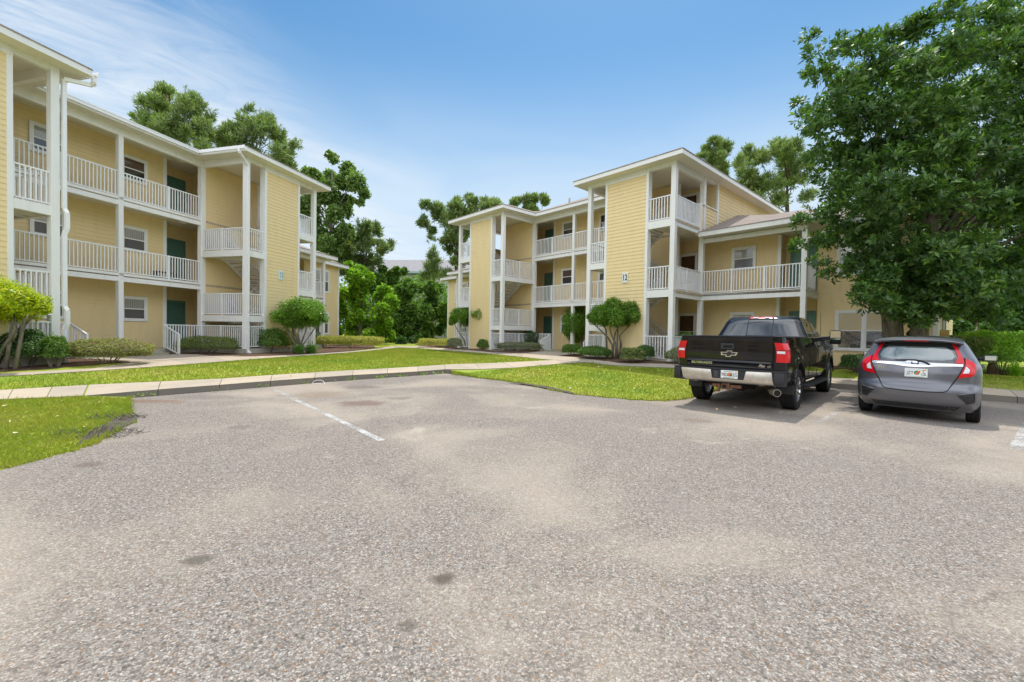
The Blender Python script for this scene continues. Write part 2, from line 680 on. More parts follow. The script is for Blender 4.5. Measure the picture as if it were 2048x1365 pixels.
def hip_roof(root, rects, slope, z, slab=.03, res=.3):
    """roof over the union of rectangles (x0,x1,y0,y1,open-left,open-right), planes rising from every free edge"""
    xs = sorted({round(v, 3) for r in rects for v in r[:2]})
    ys = sorted({round(v, 3) for r in rects for v in r[2:4]})

    def fill(a):
        out = []
        for p, q in zip(a, a[1:]):
            n = max(1, int(math.ceil((q - p) / res)))
            out += [p + (q - p) * i / n for i in range(n)]
        return out + [a[-1]]
    xs, ys = fill(xs), fill(ys)

    def h(x, y):
        best = None
        for r in rects:
            if r[0] - 1e-6 <= x <= r[1] + 1e-6 and r[2] - 1e-6 <= y <= r[3] + 1e-6:
                e = [y - r[2], r[3] - y]
                if not r[4]:
                    e.append(x - r[0])
                if not r[5]:
                    e.append(r[1] - x)
                v = min(e)
                best = v if best is None else max(best, v)
        return best
    mb = MB()
    for i in range(len(xs) - 1):
        for j in range(len(ys) - 1):
            if h((xs[i] + xs[i + 1]) / 2, (ys[j] + ys[j + 1]) / 2) is None:
                continue
            c = [(xs[i], ys[j]), (xs[i + 1], ys[j]), (xs[i + 1], ys[j + 1]), (xs[i], ys[j + 1])]
            hh = [h(*p) for p in c]
            k = [(p[0], p[1], z + v * slope) for p, v in zip(c, hh)]
            if abs(hh[0] + hh[2] - hh[1] - hh[3]) < 1e-4:
                mb.quad(*k)
            elif abs(hh[0] - hh[2]) < abs(hh[1] - hh[3]):
                mb.quad(k[0], k[1], k[2])
                mb.quad(k[0], k[2], k[3])
            else:
                mb.quad(k[0], k[1], k[3])
                mb.quad(k[1], k[2], k[3])
    o = mb.build('roof', M['roof'], root)
    return o


def eave_board(mb, pts, z0, z1, th=.03):
    """boards along a polyline of eave corners"""
    for (x0, y0), (x1, y1) in zip(pts, pts[1:]):
        mb.bar((x0, y0, (z0 + z1) / 2), (x1, y1, (z0 + z1) / 2), th, z1 - z0)


def apartment(tagname, o, az, Mh, D, F, E, number, gutters, detail_left=True, detail_right=True):
    root = empty('apartment_building', (o[0], o[1], 0), az)
    T = Mh + W_T
    Dw = D + 1.3
    Da = Dw + .8
    zf = [F, F + S, F + 2 * S]
    zsof = E - .17
    zbeam = E - .44
    FRONT = lambda y: (0, y, 1, 0)
    # --- ground slabs and decks
    mb = MB()
    mb.box(-T - 3.95, T + 3.95, D - .06, Da, F - .45, F)
    for sg in (-1, 1):
        x0, x1 = sorted((sg * (Mh - .06), sg * (T + .06)))
        mb.box(x0, x1, -.06, D - .06, F - .45, F - .002)
    mb.box(-1.5, 1.5, D - .40, D - .06, F - .45, F - .15)
    mb.box(-1.5, 1.5, D - .74, D - .40, F - .45, F - .29)
    mb.build('floor_slab', M['slab'], root)
    for k in (1, 2):
        z = zf[k]
        ext = T + 3.9 if k == 1 else T
        mb = MB()
        mb.box(-ext, ext, D, Da, z - .10, z)
        for sg in (-1, 1):
            x0, x1 = sorted((sg * (Mh + 3.1), sg * T))
            mb.box(x0, x1, .03, D, z - .10, z - .003)
        mb.cur = 1
        mb.box(-ext, ext, D + .15, Da, z - .125, z - .10)
        for sg in (-1, 1):
            x0, x1 = sorted((sg * (Mh + 3.13), sg * (T - .16)))
            mb.box(x0, x1, .17, D, z - .125, z - .103)
        mb.build('walkway_deck', [M['tread'], M['soffit']], root)
        mb = Pieces('deck_beam', M['white'], root)
        b0, b1 = z - .27, z + .03
        mb.box(-Mh - .0, Mh + .0, D, D + .14, b0, b1)
        mb.box(-Mh, Mh, D - .015, D, b1 - .09, b1 + .003)
        for sg in (-1, 1):
            x0, x1 = sorted((sg * (Mh + 3.1), sg * (T - .2)))
            mb.box(x0, x1, .02, .16, b0, b1)
            x0, x1 = sorted((sg * (T - .16), sg * (T - .02)))
            mb.box(x0, x1, .2, D, b0, b1)
            if k == 1:
                x0, x1 = sorted((sg * T, sg * (T + 3.9)))
                mb.box(x0, x1, D, D + .14, b0, b1)
                x0, x1 = sorted((sg * (T + 3.9), sg * (T + 3.76)))
                mb.box(x0, x1, D + .14, Da - .45, b0, b1)
            else:
                x0, x1 = sorted((sg * (T - .16), sg * (T - .02)))
                mb.box(x0, x1, D, Da, b0, b1)
    for k in (0, 1):
        z = F + S * (k + .5)
        for sg in (-1, 1):
            mb = MB()
            x0, x1 = sorted((sg * (Mh + .03), sg * (Mh + 1.1)))
            mb.box(x0, x1, .03, D - .02, z - .10, z)
            mb.cur = 1
            x0, x1 = sorted((sg * (Mh + .04), sg * (Mh + .99)))
            mb.box(x0, x1, .02, .15, z - .25, z + .02)
            x0, x1 = sorted((sg * (Mh + .02), sg * (Mh + .15)))
            mb.box(x0, x1, .2, D, z - .25, z + .02)
            x0, x1 = sorted((sg * (Mh + .96), sg * (Mh + 1.1)))
            mb.box(x0, x1, .25, D - .02, z - .25, z - .10)
            for yy in (.7, 1.2, 1.7, 2.2):
                x0, x1 = sorted((sg * (Mh + .14), sg * (Mh + .96)))
                mb.box(x0, x1, yy, yy + .04, z - .24, z - .10)
            mb.build('stair_landing', [M['tread'], M['white']], root)
    # --- stairs
    for sg in (-1, 1):
        xa, xb = sg * (Mh + 3.1), sg * (Mh + 1.1)
        for k in (0, 1):
            z0, z1, z2 = zf[k], zf[k] + S / 2, zf[k + 1]
            stair_flight(root, xa, z0, xb, z1, D - 1.15, D - .1)
            stair_flight(root, xb, z1, xa, z2, .3, D - 1.2)
    # --- walls
    wall = MB()
    for k in range(3):
        z0 = zf[k] - .12 if k else F - .3
        z1 = zf[k + 1] - .12 if k < 2 else zsof
        wall.siding((0, Dw, 1, 0), -2.62, 2.62, z0, z1)
        for sg in (-1, 1):
            x0, x1 = sorted((sg * 2.62, sg * 4.5))
            wall.siding((0, Da, 1, 0), x0, x1, z0, z1)
            # returns of the door niche
            wall.siding((sg * 2.62, Da, 0, -1) if sg < 0 else (sg * 2.62, Dw, 0, 1), 0, .8, z0, z1)
            wall.siding((sg * 4.5, Dw, 0, 1) if sg < 0 else (sg * 4.5, Da, 0, -1), 0, .8, z0, z1)
            xo = T if k == 2 else T + 2.6
            x0, x1 = sorted((sg * 4.5, sg * xo))
            wall.siding((0, Dw, 1, 0), x0, x1, z0, z1)
    wall.build('wall', M['siding'], root)
    for sg in (-1, 1):
        wall = MB()
        x0, x1 = sorted((sg * (Mh + .2), sg * (Mh + 3.05)))
        wall.siding((0, D + .02, 1, 0), x0, x1, F, zbeam + .25)
        wall.box(x0, x1, D + .02, D + .12, F, zbeam + .25)
        wall.build('wall', M['siding'], root)
        wall = MB()
        x0, x1 = sorted((sg * (Mh + 1.1), sg * (Mh + 3.06)))
        wall.siding((0, .03, 1, 0), x0, x1, F - .12, zbeam + .02)
        wall.box(x0, x1, .03, .25, F - .12, zsof)
        wall.build('wall', M['siding'], root)
        # third-floor end wall with the parapet in front of the walkway
        wall = MB()
        fo = (sg * T, 12.9, 0, -1) if sg < 0 else (sg * T, Dw, 0, 1)
        ln = 12.9 - Dw
        wall.siding((sg * (T - .03), 12.9, 0, -1) if sg < 0 else (sg * (T - .03), Dw, 0, 1), 0, ln, zf[2] - .6, zsof)
        fp = (sg * (T - .03), Dw, 0, -1) if sg < 0 else (sg * (T - .03), D - .36, 0, 1)
        wall.siding(fp, 0, Dw - D + .36, zf[2] - .32, zf[2] + 1.02)
        x0, x1 = sorted((sg * (T - .16), sg * (T - .03)))
        wall.box(x0, x1, D - .36, Dw, zf[2] - .32, zf[2] + 1.02)
        wall.build('wall', M['siding'], root)
        # two-storey wing beyond the tower
        wall = MB()
        for k in range(2):
            z0 = zf[k] - .12 if k else F - .45
            z1 = zf[k + 1] - .12 if k < 1 else F + 2 * S - .42
            x0, x1 = sorted((sg * (T + 2.6), sg * (T + 3.9)))
            wall.siding((0, Da, 1, 0), x0, x1, z0, z1)
            wall.siding((sg * (T + 2.6), Da, 0, -1) if sg < 0 else (sg * (T + 2.6), Dw, 0, 1), 0, .8, z0, z1)
            wall.siding((sg * (T + 3.9), D + 1.6, 0, 1) if sg < 0 else (sg * (T + 3.9), Da, 0, -1), 0, Da - D - 1.6, z0, z1)
            x0, x1 = sorted((sg * (T + 3.9), sg * (T + 7.35)))
            wall.siding((0, D + 1.6, 1, 0), x0, x1, z0, z1)
            wall.siding((sg * (T + 7.35), 13, 0, -1) if sg < 0 else (sg * (T + 7.35), D + 1.6, 0, 1), 0, 11.4 - D, z0, z1)
        wall.build('wall', M['siding'], root)
    wall = MB()
    wall.box(-T - 7.35, T + 7.35, 12.9, 13, F - .4, F + 2 * S - .42)
    wall.box(-T, T, 12.9, 12.98, F + 2 * S - .42, zsof)
    wall.build('wall', M['siding'], root)
    # --- corner boards and door-niche trims
    tr = Pieces('corner_board', M['white'], root)
    for sg in (-1, 1):
        for xx, y, zt in ((2.56, Dw, zsof), (4.44, Dw, zsof)):
            x0, x1 = sorted((sg * (xx - .055), sg * (xx + .085)))
            tr.box(x0, x1, y - .03, y + .10, F, zt)
        x0, x1 = sorted((sg * (T + 2.53), sg * (T + 2.66)))
        tr.box(x0, x1, Dw - .03, Dw + .1, F, F + 2 * S - .45)
        x0, x1 = sorted((sg * (Mh + 3.05), sg * (Mh + 3.2)))
        tr.box(x0, x1, D - .005, D + .135, F, zbeam + .25)
        # tower screen wall edges
        x0, x1 = sorted((sg * (Mh + .99), sg * (Mh + 1.115)))
        tr.box(x0, x1, .0, .27, F - .14, zsof - .002)
        x0, x1 = sorted((sg * (Mh + 3.045), sg * (Mh + 3.16)))
        tr.box(x0, x1, .0, .27, F - .14, zsof - .002)
        # end block corners
        x0, x1 = sorted((sg * (T + 7.24), sg * (T + 7.38)))
        tr.box(x0, x1, D + 1.565, D + 1.7, F - .45, F + 2 * S - .43)
        x0, x1 = sorted((sg * (T - .04), sg * (T + .03)))
        tr.box(x0, x1, Dw - .02, Dw + .12, zf[2] - .35, zsof - .002)
        x0, x1 = sorted((sg * (T - .2), sg * (T + .035)))
        tr.box(x0, x1, D - .4, D - .26, zf[2] - .3, zf[2] + 1.06)
        tr.box(x0, x1, D - .26, Dw - .02, zf[2] + 1.02, zf[2] + 1.065)
    # --- posts
    def post(x, y, z0, z1, wd=.2):
        mb = MB()
        mb.box(x - wd / 2, x + wd / 2, y - wd / 2, y + wd / 2, z0, z1)
        mb.build('post', M['white'], root, bevel=.008)
    for sg in (-1, 1):
        post(sg * (Mh + .1), .1, F - .06, zsof + .01)
        post(sg * (T - .1), .1, F - .06, zsof + .01)
        post(sg * (Mh + .1), D + .07, F, zsof + .01, .22)
        post(sg * (T - .1), D + .07, F, zsof + .01)
        post(sg * (T + 3.8), D + .07, F, F + 2 * S - .47, .18)
    post(0.02, D + .07, F, zsof + .01, .17)
    # --- frieze beams under the eaves
    mb = Pieces('eave_beam', M['white'], root)
    mb.box(-Mh, Mh, D - .02, D + .14, zbeam, zsof + .005)
    for sg in (-1, 1):
        for x0, x1 in ((Mh + .05, Mh + .99), (Mh + 3.16, T - .05)):
            x0, x1 = sorted((sg * x0, sg * x1))
            mb.box(x0, x1, .03, .17, zbeam + .12, zsof + .005)
        x0, x1 = sorted((sg * (Mh + .99), sg * (Mh + 3.04)))
        mb.box(x0, x1, -.012, .028, zbeam + .02, zsof + .005)
        for xx in (Mh + .03, T - .17):
            x0, x1 = sorted((sg * xx, sg * (xx + .14)))
            mb.box(x0, x1, .2, D - .03, zbeam, zsof + .005)
        x0, x1 = sorted((sg * (T - .17), sg * (T - .03)))
        mb.box(x0, x1, D + .18, Dw - .02, zbeam + .2, zsof + .005)
        x0, x1 = sorted((sg * T, sg * (T + 3.9)))
        mb.box(x0, x1, D, D + .14, F + 2 * S - .62, F + 2 * S - .44)
    # --- railings
    for k in (1, 2):
        railing(root, (-Mh + .0, D + .07), (-.07, D + .07), zf[k], newels=((Mh) * .46,))
        railing(root, (.1, D + .07), (Mh, D + .07), zf[k], newels=((Mh) * .54,))
        for sg in (-1, 1):
            railing(root, (sg * (Mh + 3.16), .1), (sg * (T - .2), .1), zf[k])
            if k == 1:
                railing(root, (sg * (T - .1), .2), (sg * (T - .1), D - .03), zf[k], newels=(1.15,))
                railing(root, (sg * T, D + .07), (sg * (T + 3.7), D + .07), zf[k], newels=(1.2, 2.45))
                railing(root, (sg * (T + 3.83), D + .16), (sg * (T + 3.83), D + 1.55), zf[k])
            else:
                railing(root, (sg * (T - .1), .2), (sg * (T - .1), D - .42), zf[k])
        for sg in (-1, 1):
            z = F + S * (k - .5)
            railing(root, (sg * (Mh + .2), .1), (sg * (Mh + .99), .1), z)
            railing(root, (sg * (Mh + .1), .2), (sg * (Mh + .1), D - .04), z, newels=(1.2,))
    for sg in (-1, 1):
        railing(root, (sg * (Mh + .2), .06), (sg * (Mh + .99), .06), F)
        railing(root, (sg * (Mh + .06), .2), (sg * (Mh + .06), D - .03), F, newels=(1.2,))
        railing(root, (sg * (Mh + 3.16), .06), (sg * (T - .2), .06), F)
        railing(root, (sg * (T - .06), .2), (sg * (T - .06), D - .03), F)
        railing(root, (sg * Mh, D - .0), (sg * 1.56, D - .0), F, newels=(Mh - 1.6,))
        mb = MB()
        p0, p1 = (sg * 1.56, D - .05, F), (sg * 1.56, D - .85, F - .33)
        mb.bar((p0[0], p0[1], p0[2] + .96), (p1[0], p1[1], p1[2] + .93), .05, .045)
        mb.bar((p0[0], p0[1], p0[2] + .1), (p1[0], p1[1], p1[2] + .13), .035, .035)
        for i in range(6):
            t = (i + .6) / 6.2
            q = [p0[j] + (p1[j] - p0[j]) * t for j in range(3)]
            mb.bar((q[0], q[1], q[2] + .1), (q[0], q[1], q[2] + .95), .028, .028, up=(1, 0, 0))
        mb.bar((p1[0], p1[1], p1[2] - .15), (p1[0], p1[1], p1[2] + .96), .06, .06, up=(1, 0, 0))
        mb.build('step_rail', M['rail'], root)
    # --- windows and doors
    pk = [('pane_mini', 'pane_dark'), ('pane_blind', 'pane_dark'), ('pane_brown', 'pane_black')]
    for k in range(3):
        zb = zf[k]
        if gutters:
            a, b = [('pane_blind', 'pane_dark'), ('pane_blind', 'pane_dark'), ('pane_brown', 'pane_black')][k], \
                   [('pane_mini', 'pane_dark'), ('pane_mini', 'pane_dark'), ('pane_mini', 'pane_black')][k]
        else:
            a, b = [('pane_mini', 'pane_dark'), ('pane_mini', 'pane_black'), ('pane_black', 'pane_black')][k], \
                   [('pane_mini', 'pane_dark'), ('pane_brown', 'pane_black'), ('pane_blind', 'pane_black')][k]
        window(root, (0, Dw - .018, 1, 0), .83, 1.83, zb + 1.11, zb + 2.13, *a)
        window(root, (0, Dw - .018, 1, 0), -1.93, -.93, zb + 1.11, zb + 2.13, *b)
        for sg in (-1, 1):
            x0, x1 = sorted((sg * 3.13, sg * 4.08))
            door(root, (0, Da - .018, 1, 0), x0, x1, zb, sg)
            x0, x1 = sorted((sg * (T - 2.55), sg * (T - 1.0)) if False else (sg * (T - 1.75), sg * (T - .82)))
            window(root, (0, Dw - .018, 1, 0), x0, x1, zb + .55, zb + 2.1, 'pane_brown', 'pane_black', split=.42)
            if k < 2:
                x0, x1 = sorted((sg * (T + .72), sg * (T + 1.72)))
                window(root, (0, Dw - .018, 1, 0), x0, x1, zb + 1.08, zb + 2.1, 'pane_mini', 'pane_dark')
                x0, x1 = sorted((sg * (T + 2.8), sg * (T + 3.75)))
                door(root, (0, Da - .018, 1, 0), x0, x1, zb, -sg)
                x0, x1 = sorted((sg * (T + 4.5), sg * (T + 6.28)))
                window(root, (0, D + 1.6 - .018, 1, 0), x0, x1, zb + .55, zb + 2.1,
                       'pane_wavy' if not gutters else 'pane_mini', 'pane_wavy_dark' if not gutters else 'pane_dark', mullion=True)
    # --- ceiling lights
    for k in range(3):
        zc = (zf[k + 1] - .125 if k < 2 else zsof - .02)
        for xx in (-Mh + .25, Mh - .25):
            mb = MB()
            mb.tube([(xx, D + .75, zc), (xx, D + .75, zc - .05), (xx, D + .75, zc - .09)], [.14, .15, .09], 14)
            mb.build('ceiling_light', M['lamp_glass'], root, smooth=40)
    # --- roofs, soffits, fascias
    ov = .5
    hip_roof(root, [(-T - ov, T + ov, D - ov, 13.5, 0, 0), (-T - ov, -Mh + ov, -ov, D + 6, 0, 0), (Mh - ov, T + ov, -ov, D + 6, 0, 0)], .415, E)
    mb = MB()
    mb.box(-T - ov + .03, T + ov - .03, D - ov + .03, 13.4, zsof, zsof + .02)
    for sg in (-1, 1):
        x0, x1 = sorted((sg * (Mh - ov + .03), sg * (T + ov - .03)))
        mb.box(x0, x1, -ov + .03, D - ov + .03, zsof, zsof + .02)
    mb.build('soffit', M['soffit'], root)
    mb = MB()
    e = T + ov - .015
    m_ = Mh - ov + .015
    y0, y1 = -ov + .015, D - ov + .015
    line = [(-e, 13.4), (-e, y0), (-m_, y0), (-m_, y1), (m_, y1), (m_, y0), (e, y0), (e, 13.4), (-e, 13.4)]
    eave_board(mb, line, zsof - .012, E - .012)
    mb.build('fascia', M['white'], root)
    mb = MB()
    eave_board(mb, line, E - .012, E + .02, .075)
    mb.build('drip_edge', M['roof'], root)
    Ew = F + 2 * S - .22
    for sg in (-1, 1):
        a, b = (T + .01, T + 4.45), (T + .01, T + 7.85)
        if sg < 0:
            rects = [(-a[1], -a[0], D - ov, 15.1, 0, 1), (-b[1], -b[0], D + 1.1, 15.1, 0, 1)]
        else:
            rects = [(a[0], a[1], D - ov, 15.1, 1, 0), (b[0], b[1], D + 1.1, 15.1, 1, 0)]
        hip_roof(root, rects, .36, Ew)
        mb = MB()
        x0, x1 = sorted((sg * T, sg * (T + 4.42)))
        mb.box(x0, x1, D - ov + .03, D + 1.13, Ew - .19, Ew - .17)
        x0, x1 = sorted((sg * T, sg * (T + 7.82)))
        mb.box(x0, x1, D + 1.13, 15.0, Ew - .19, Ew - .17)
        mb.build('soffit', M['soffit'], root)
        mb = MB()
        line = [(sg * T, D - ov + .015), (sg * (T + 4.435), D - ov + .015), (sg * (T + 4.435), D + 1.115), (sg * (T + 7.835), D + 1.115), (sg * (T + 7.835), 15)]
        eave_board(mb, line, Ew - .2, Ew - .012)
        mb.build('fascia', M['white'], root)
        mb = MB()
        eave_board(mb, line, Ew - .012, Ew + .02, .075)
        mb.build('drip_edge', M['roof'], root)
    # --- roof vents
    for xx, yy in ((T - 1.1, D + 3), (-2.2, D + 2.2)):
        mb = MB()
        zz_ = E + .415 * min(yy - D + ov, T + ov - abs(xx))
        mb.tube([(xx, yy, zz_ - .1), (xx, yy, zz_ + .3)], .06, 10)
        mb.build('vent_pipe', M['tread'], root)
    # --- gutters and downspouts
    if gutters:
        mb = MB()
        g = .06
        for x0, x1, y, ax in ((-Mh + ov, Mh - ov, D - ov - .05, 'x'),):
            mb.box(x0, x1, y - g, y + .03, E - .13, E - .115)
            mb.box(x0, x1, y - g - .015, y - g, E - .13, E + .0)
            mb.box(x0, x1, y - g - .03, y - g - .015, E - .03, E + .005)
        for sg in (-1, 1):
            x = sg * (Mh - ov - .05)
            x0, x1 = sorted((x, x - sg * g))
            mb.box(x0, x1, -ov, D - ov - .1, E - .13, E - .115)
            x0, x1 = sorted((x - sg * g, x - sg * (g + .015)))
            mb.box(x0, x1, -ov - .05, D - ov - .1, E - .13, E + .0)
        mb.build('gutter', M['rail'], root)
        for sg in (-1, 1):
            x = sg * (Mh - .06)
            gx = sg * (Mh - ov - .08)
            mb = MB()
            if sg < 0:
                pts = [(gx, -.42, E - .13), (gx, -.42, E - .3), (gx + .03, -.3, E - .36), (x + .03, -.02, E - .42), (x + .05, .03, E - .52)]
                zs = [F + 1.5 * S + .02, F + 1.5 * S - .1, F + 1.5 * S - .55, F + 1.5 * S - .72,
                      F + .5 * S + .02, F + .5 * S - .1, F + .5 * S - .5, F + .5 * S - .66]
                pts += [(x + .05, .03, zs[0]), (x + .1, -.0, zs[1]), (x + .1, -.0, zs[2]), (x + .05, .03, zs[3]),
                        (x + .05, .03, zs[4]), (x + .1, -.0, zs[5]), (x + .1, -.0, zs[6]), (x + .05, .03, zs[7]),
                        (x + .05, .03, F - .2), (x + .14, -.08, F - .27)]
            else:
                pts = [(gx, -.25, E - .13), (gx + .0, -.25, E - .25), (x - .1, -.08, E - .42), (x + .1, -.045, E - .58), (x + .12, -.045, F - .1), (x + .12, -.2, F - .2)]
            for p, q in zip(pts, pts[1:]):
                mb.bar(p, q, .10, .085, up=(0, 1, 0))
            mb.build('downspout', M['rail'], root)
    return root


B12 = apartment('b12', O12, A12, 3.01, 2.6, .42, 8.58, '12', False)
tag(B12, 'yellow apartment building at the right with a crisp 12 on its stair tower', 'building', 'yellow apartment buildings')
B13 = apartment('b13', O13, A13, 3.18, 2.5, .55, 9.0, '13', True)
tag(B13, 'yellow apartment building at the left with gutters and a faded 13', 'building', 'yellow apartment buildings')


def number_sign(o, az, x, z, txt, mats, label):
    root = empty('number_sign', (*frame_pt(o, az, x, 0), z), az, label, 'sign', 'building number signs')
    mb = MB()
    mb.box(-.15, .15, -.03, .012, -.22, .22)
    mb.build('panel', mats[0], root, bevel=.02)
    me = text_mesh(txt, .36, .008, True, width=.72)
    me.materials.append(mats[1])
    t = link_mesh('numeral', me, root)
    t.location = (0, -.034, -.0)
    t.rotation_euler = (R(90), 0, 0)


number_sign(O12, A12, 7.16 - 2.03, 3.92, '12', (M['white'], M['sign_text']), 'white plate with dark green 12 on the yellow tower wall')
number_sign(O13, A13, 6.95 - 1.825, 3.98, '13', (M['sign'], M['sign_faded']), 'pale blue plate with faded 13 on the shaded yellow tower wall')

# electrical box and conduits on the end wall of the right building
eb = empty('electrical_box', (*frame_pt(O12, A12, 7.36 + 7.37, 5.4), 1.45), A12, 'tan electrical box with grey conduits on the end wall behind the hatchback', 'electrical box')
mb = MB()
mb.box(.0, .22, -.2, .2, -.35, .35)
mb.build('cabinet', simple('box_tan', (.5, .36, .14), .6), eb, bevel=.01)
mb = MB()
mb.tube([(.06, .0, .3), (.06, .0, 2.8)], .03, 8)
mb.tube([(.04, 1.6, -1.2), (.04, 1.6, 1.6)], .025, 8)
mb.build('conduit', simple('conduit_grey', (.4, .42, .45), .4, .6), eb)

# a low black bench on the second-floor walkway of the left building
bn = empty('bench', (*frame_pt(O13, A13, 2.35, 2.5 + .95), .55 + S), A13, 'low black bench by the green door on the second floor walkway', 'bench')
mb = MB()
mb.box(-.45, .45, -.15, .15, .36, .41)
mb.build('seat', simple('bench_black', (.012, .012, .014), .5), bn)
for sx in (-.38, .38):
    mb = MB()
    mb.box(sx - .02, sx + .02, -.13, .13, 0, .36)
    mb.build('leg', bpy.data.materials['bench_black'], bn)

# far building behind the trees
fb = empty('far_building', (at(820, 545, 68)[0], 68, 0), R(-6), 'long low building with a pale grey shingle roof far behind the trees', 'building')
mb = MB()
mb.box(-9.5, 9.5, 0, 9, 0, at(820, 543, 68)[2])
mb.build('wall', simple('far_wall', (.45, .42, .36), .8), fb)
zt, zb_ = at(820, 519, 72)[2], at(820, 543, 67.5)[2]
mb = MB()
mb.quad((-10, -.5, zb_), (10, -.5, zb_), (9.6, 4.5, zt), (-9.6, 4.5, zt))
mb.quad((10, -.5, zb_), (10, 9.5, zb_), (9.6, 4.5, zt))
mb.quad((-10, 9.5, zb_), (-10, -.5, zb_), (-9.6, 4.5, zt))
mb.quad((-10, 9.5, zb_), (-9.6, 4.5, zt), (9.6, 4.5, zt), (10, 9.5, zb_))
mb.build('roof', simple('far_roof', (.25, .235, .245), .9, 0, .12, 2), fb)
mb = MB()
mb.box(-10, 10, -.53, -.5, zb_ - .3, zb_)
mb.build('fascia', simple('far_fascia', (.3, .42, .42), .7), fb)
# ------------------------------------------------------------ ground
def asphalt():
    m, t, b = mat('asphalt_chip_seal')
    g = t.add('ShaderNodeNewGeometry')
    P = g.outputs['Position']
    v1 = t.add('ShaderNodeTexVoronoi')
    t.link(P, v1.inputs['Vector'])
    v1.inputs['Scale'].default_value = 115
    v2 = t.add('ShaderNodeTexVoronoi')
    t.link(P, v2.inputs['Vector'])
    v2.inputs['Scale'].default_value = 72
    sp = t.add('ShaderNodeSeparateColor')
    t.link(v1.outputs['Color'], sp.inputs[0])
    sp2 = t.add('ShaderNodeSeparateColor')
    t.link(v2.outputs['Color'], sp2.inputs[0])
    stone = t.ramp(sp.outputs[0], [(0.0, (.13, .12, .115)), (.16, (.20, .18, .165)), (.45, (.30, .275, .25)), (.78, (.385, .36, .33)), (.93, (.50, .475, .44)), (1, (.60, .58, .55))])
    stone = t.mix(t.smooth(sp.outputs[1], .90, .93), stone, rgb(.34, .20, .10))
    big = t.ramp(sp2.outputs[0], [(0, (.11, .105, .10)), (.3, (.26, .24, .22)), (.8, (.42, .40, .37)), (1, (.58, .56, .53))])
    c = t.mix(t.smooth(sp2.outputs[2], .60, .68), stone, big)
    edge = t.smooth(v1.outputs['Distance'], .35, .75)
    c = t.mix(t.math('MULTIPLY', edge, .55), c, rgb(.13, .12, .11))
    # broad wear, tan dust and grey drive lanes
    n1 = t.noise(P, .33, 4, .55, .4)
    n2 = t.noise(P, .9, 5, .6, .5)
    n3 = t.noise(P, 3.2, 4, .6)
    c = t.mix(t.smooth(n1, .44, .64, 0, .55), c, rgb(.50, .445, .37))
    c = t.mix(t.smooth(n2, .52, .75, 0, .45), c, rgb(.24, .225, .215))
    n5 = t.noise(P, .5, 6, .7, 1.2)
    c = t.mix(t.smooth(n5, .60, .72, 0, .45), c, rgb(.55, .50, .43))
    # hairline cracks
    vc = t.add('ShaderNodeTexVoronoi', feature='DISTANCE_TO_EDGE')
    wv = t.add('ShaderNodeVectorMath', operation='ADD')
    nv = t.add('ShaderNodeTexNoise')
    t.link(P, nv.inputs['Vector'])
    nv.inputs['Scale'].default_value = 1.6
    nv.inputs['Detail'].default_value = 6
    nvs = t.add('ShaderNodeVectorMath', operation='SCALE')
    t.link(nv.outputs['Color'], nvs.inputs[0])
    nvs.inputs['Scale'].default_value = 1.1
    t.link(P, wv.inputs[0])
    t.link(nvs.outputs[0], wv.inputs[1])
    t.link(wv.outputs[0], vc.inputs['Vector'])
    vc.inputs['Scale'].default_value = .22
    crk = t.math('MULTIPLY', t.smooth(vc.outputs['Distance'], .0035, .0008), t.smooth(n2, .45, .6))
    c = t.mix(t.math('MULTIPLY', crk, .3), c, rgb(.10, .09, .08))
    c = t.mix(t.smooth(n3, .6, .8, 0, .16), c, rgb(.2, .18, .17))
    # oil drips and brown stains
    sxyz = t.add('ShaderNodeSeparateXYZ')
    t.link(P, sxyz.inputs[0])

    def spot(px, py, r, ax=1.0):
        x, y = g0(px, py)
        dx = t.math('MULTIPLY', t.math('SUBTRACT', sxyz.outputs[0], x), 1 / ax)
        dy = t.math('SUBTRACT', sxyz.outputs[1], y)
        d = t.math('SQRT', t.math('ADD', t.math('POWER', dx, 2), t.math('POWER', dy, 2)))
        d = t.math('ADD', d, t.math('MULTIPLY', t.math('SUBTRACT', n3, .5), r * 1.3))
        return t.smooth(d, r, r * .35)
    for px, py, r, ax, col, k in ((720, 775, .55, 1.2, (.15, .135, .13), .6), (725, 807, .45, 1.4, (.16, .09, .075), .6), (800, 797, .3, 1.2, (.17, .16, .15), .5),
                                  (640, 790, .7, 1.0, (.30, .22, .15), .4), (970, 776, .6, 1.3, (.19, .175, .165), .5), (480, 855, .22, 1, (.16, .15, .14), .5), (300, 803, .3, 3, (.22, .13, .085), .6),
                                  (415, 795, .45, 2, (.17, .16, .155), .5), (883, 1158, .09, 1.3, (.09, .08, .065), .8), (815, 1253, .07, 1, (.12, .11, .09), .6),
                                  (392, 1121, .09, 1.3, (.11, .10, .085), .75), (178, 930, .14, 1.3, (.15, .12, .10), .6), (1395, 842, .25, 1.5, (.2, .15, .11), .5)):
        c = t.mix(t.math('MULTIPLY', spot(px, py, r, ax), k), c, rgb(*col))
    c = t.mix(1.0, c, rgb(.88, .835, .79), 'MULTIPLY')
    t.link(c, b.inputs['Base Color'])
    b.inputs['Roughness'].default_value = .9
    b.inputs['Specular IOR Level'].default_value = .25
    hh = t.math('SUBTRACT', t.math('MULTIPLY', sp.outputs[2], .5), v1.outputs['Distance'])
    t.link(t.bump(hh, .75, .006), b.inputs['Normal'])
    return m


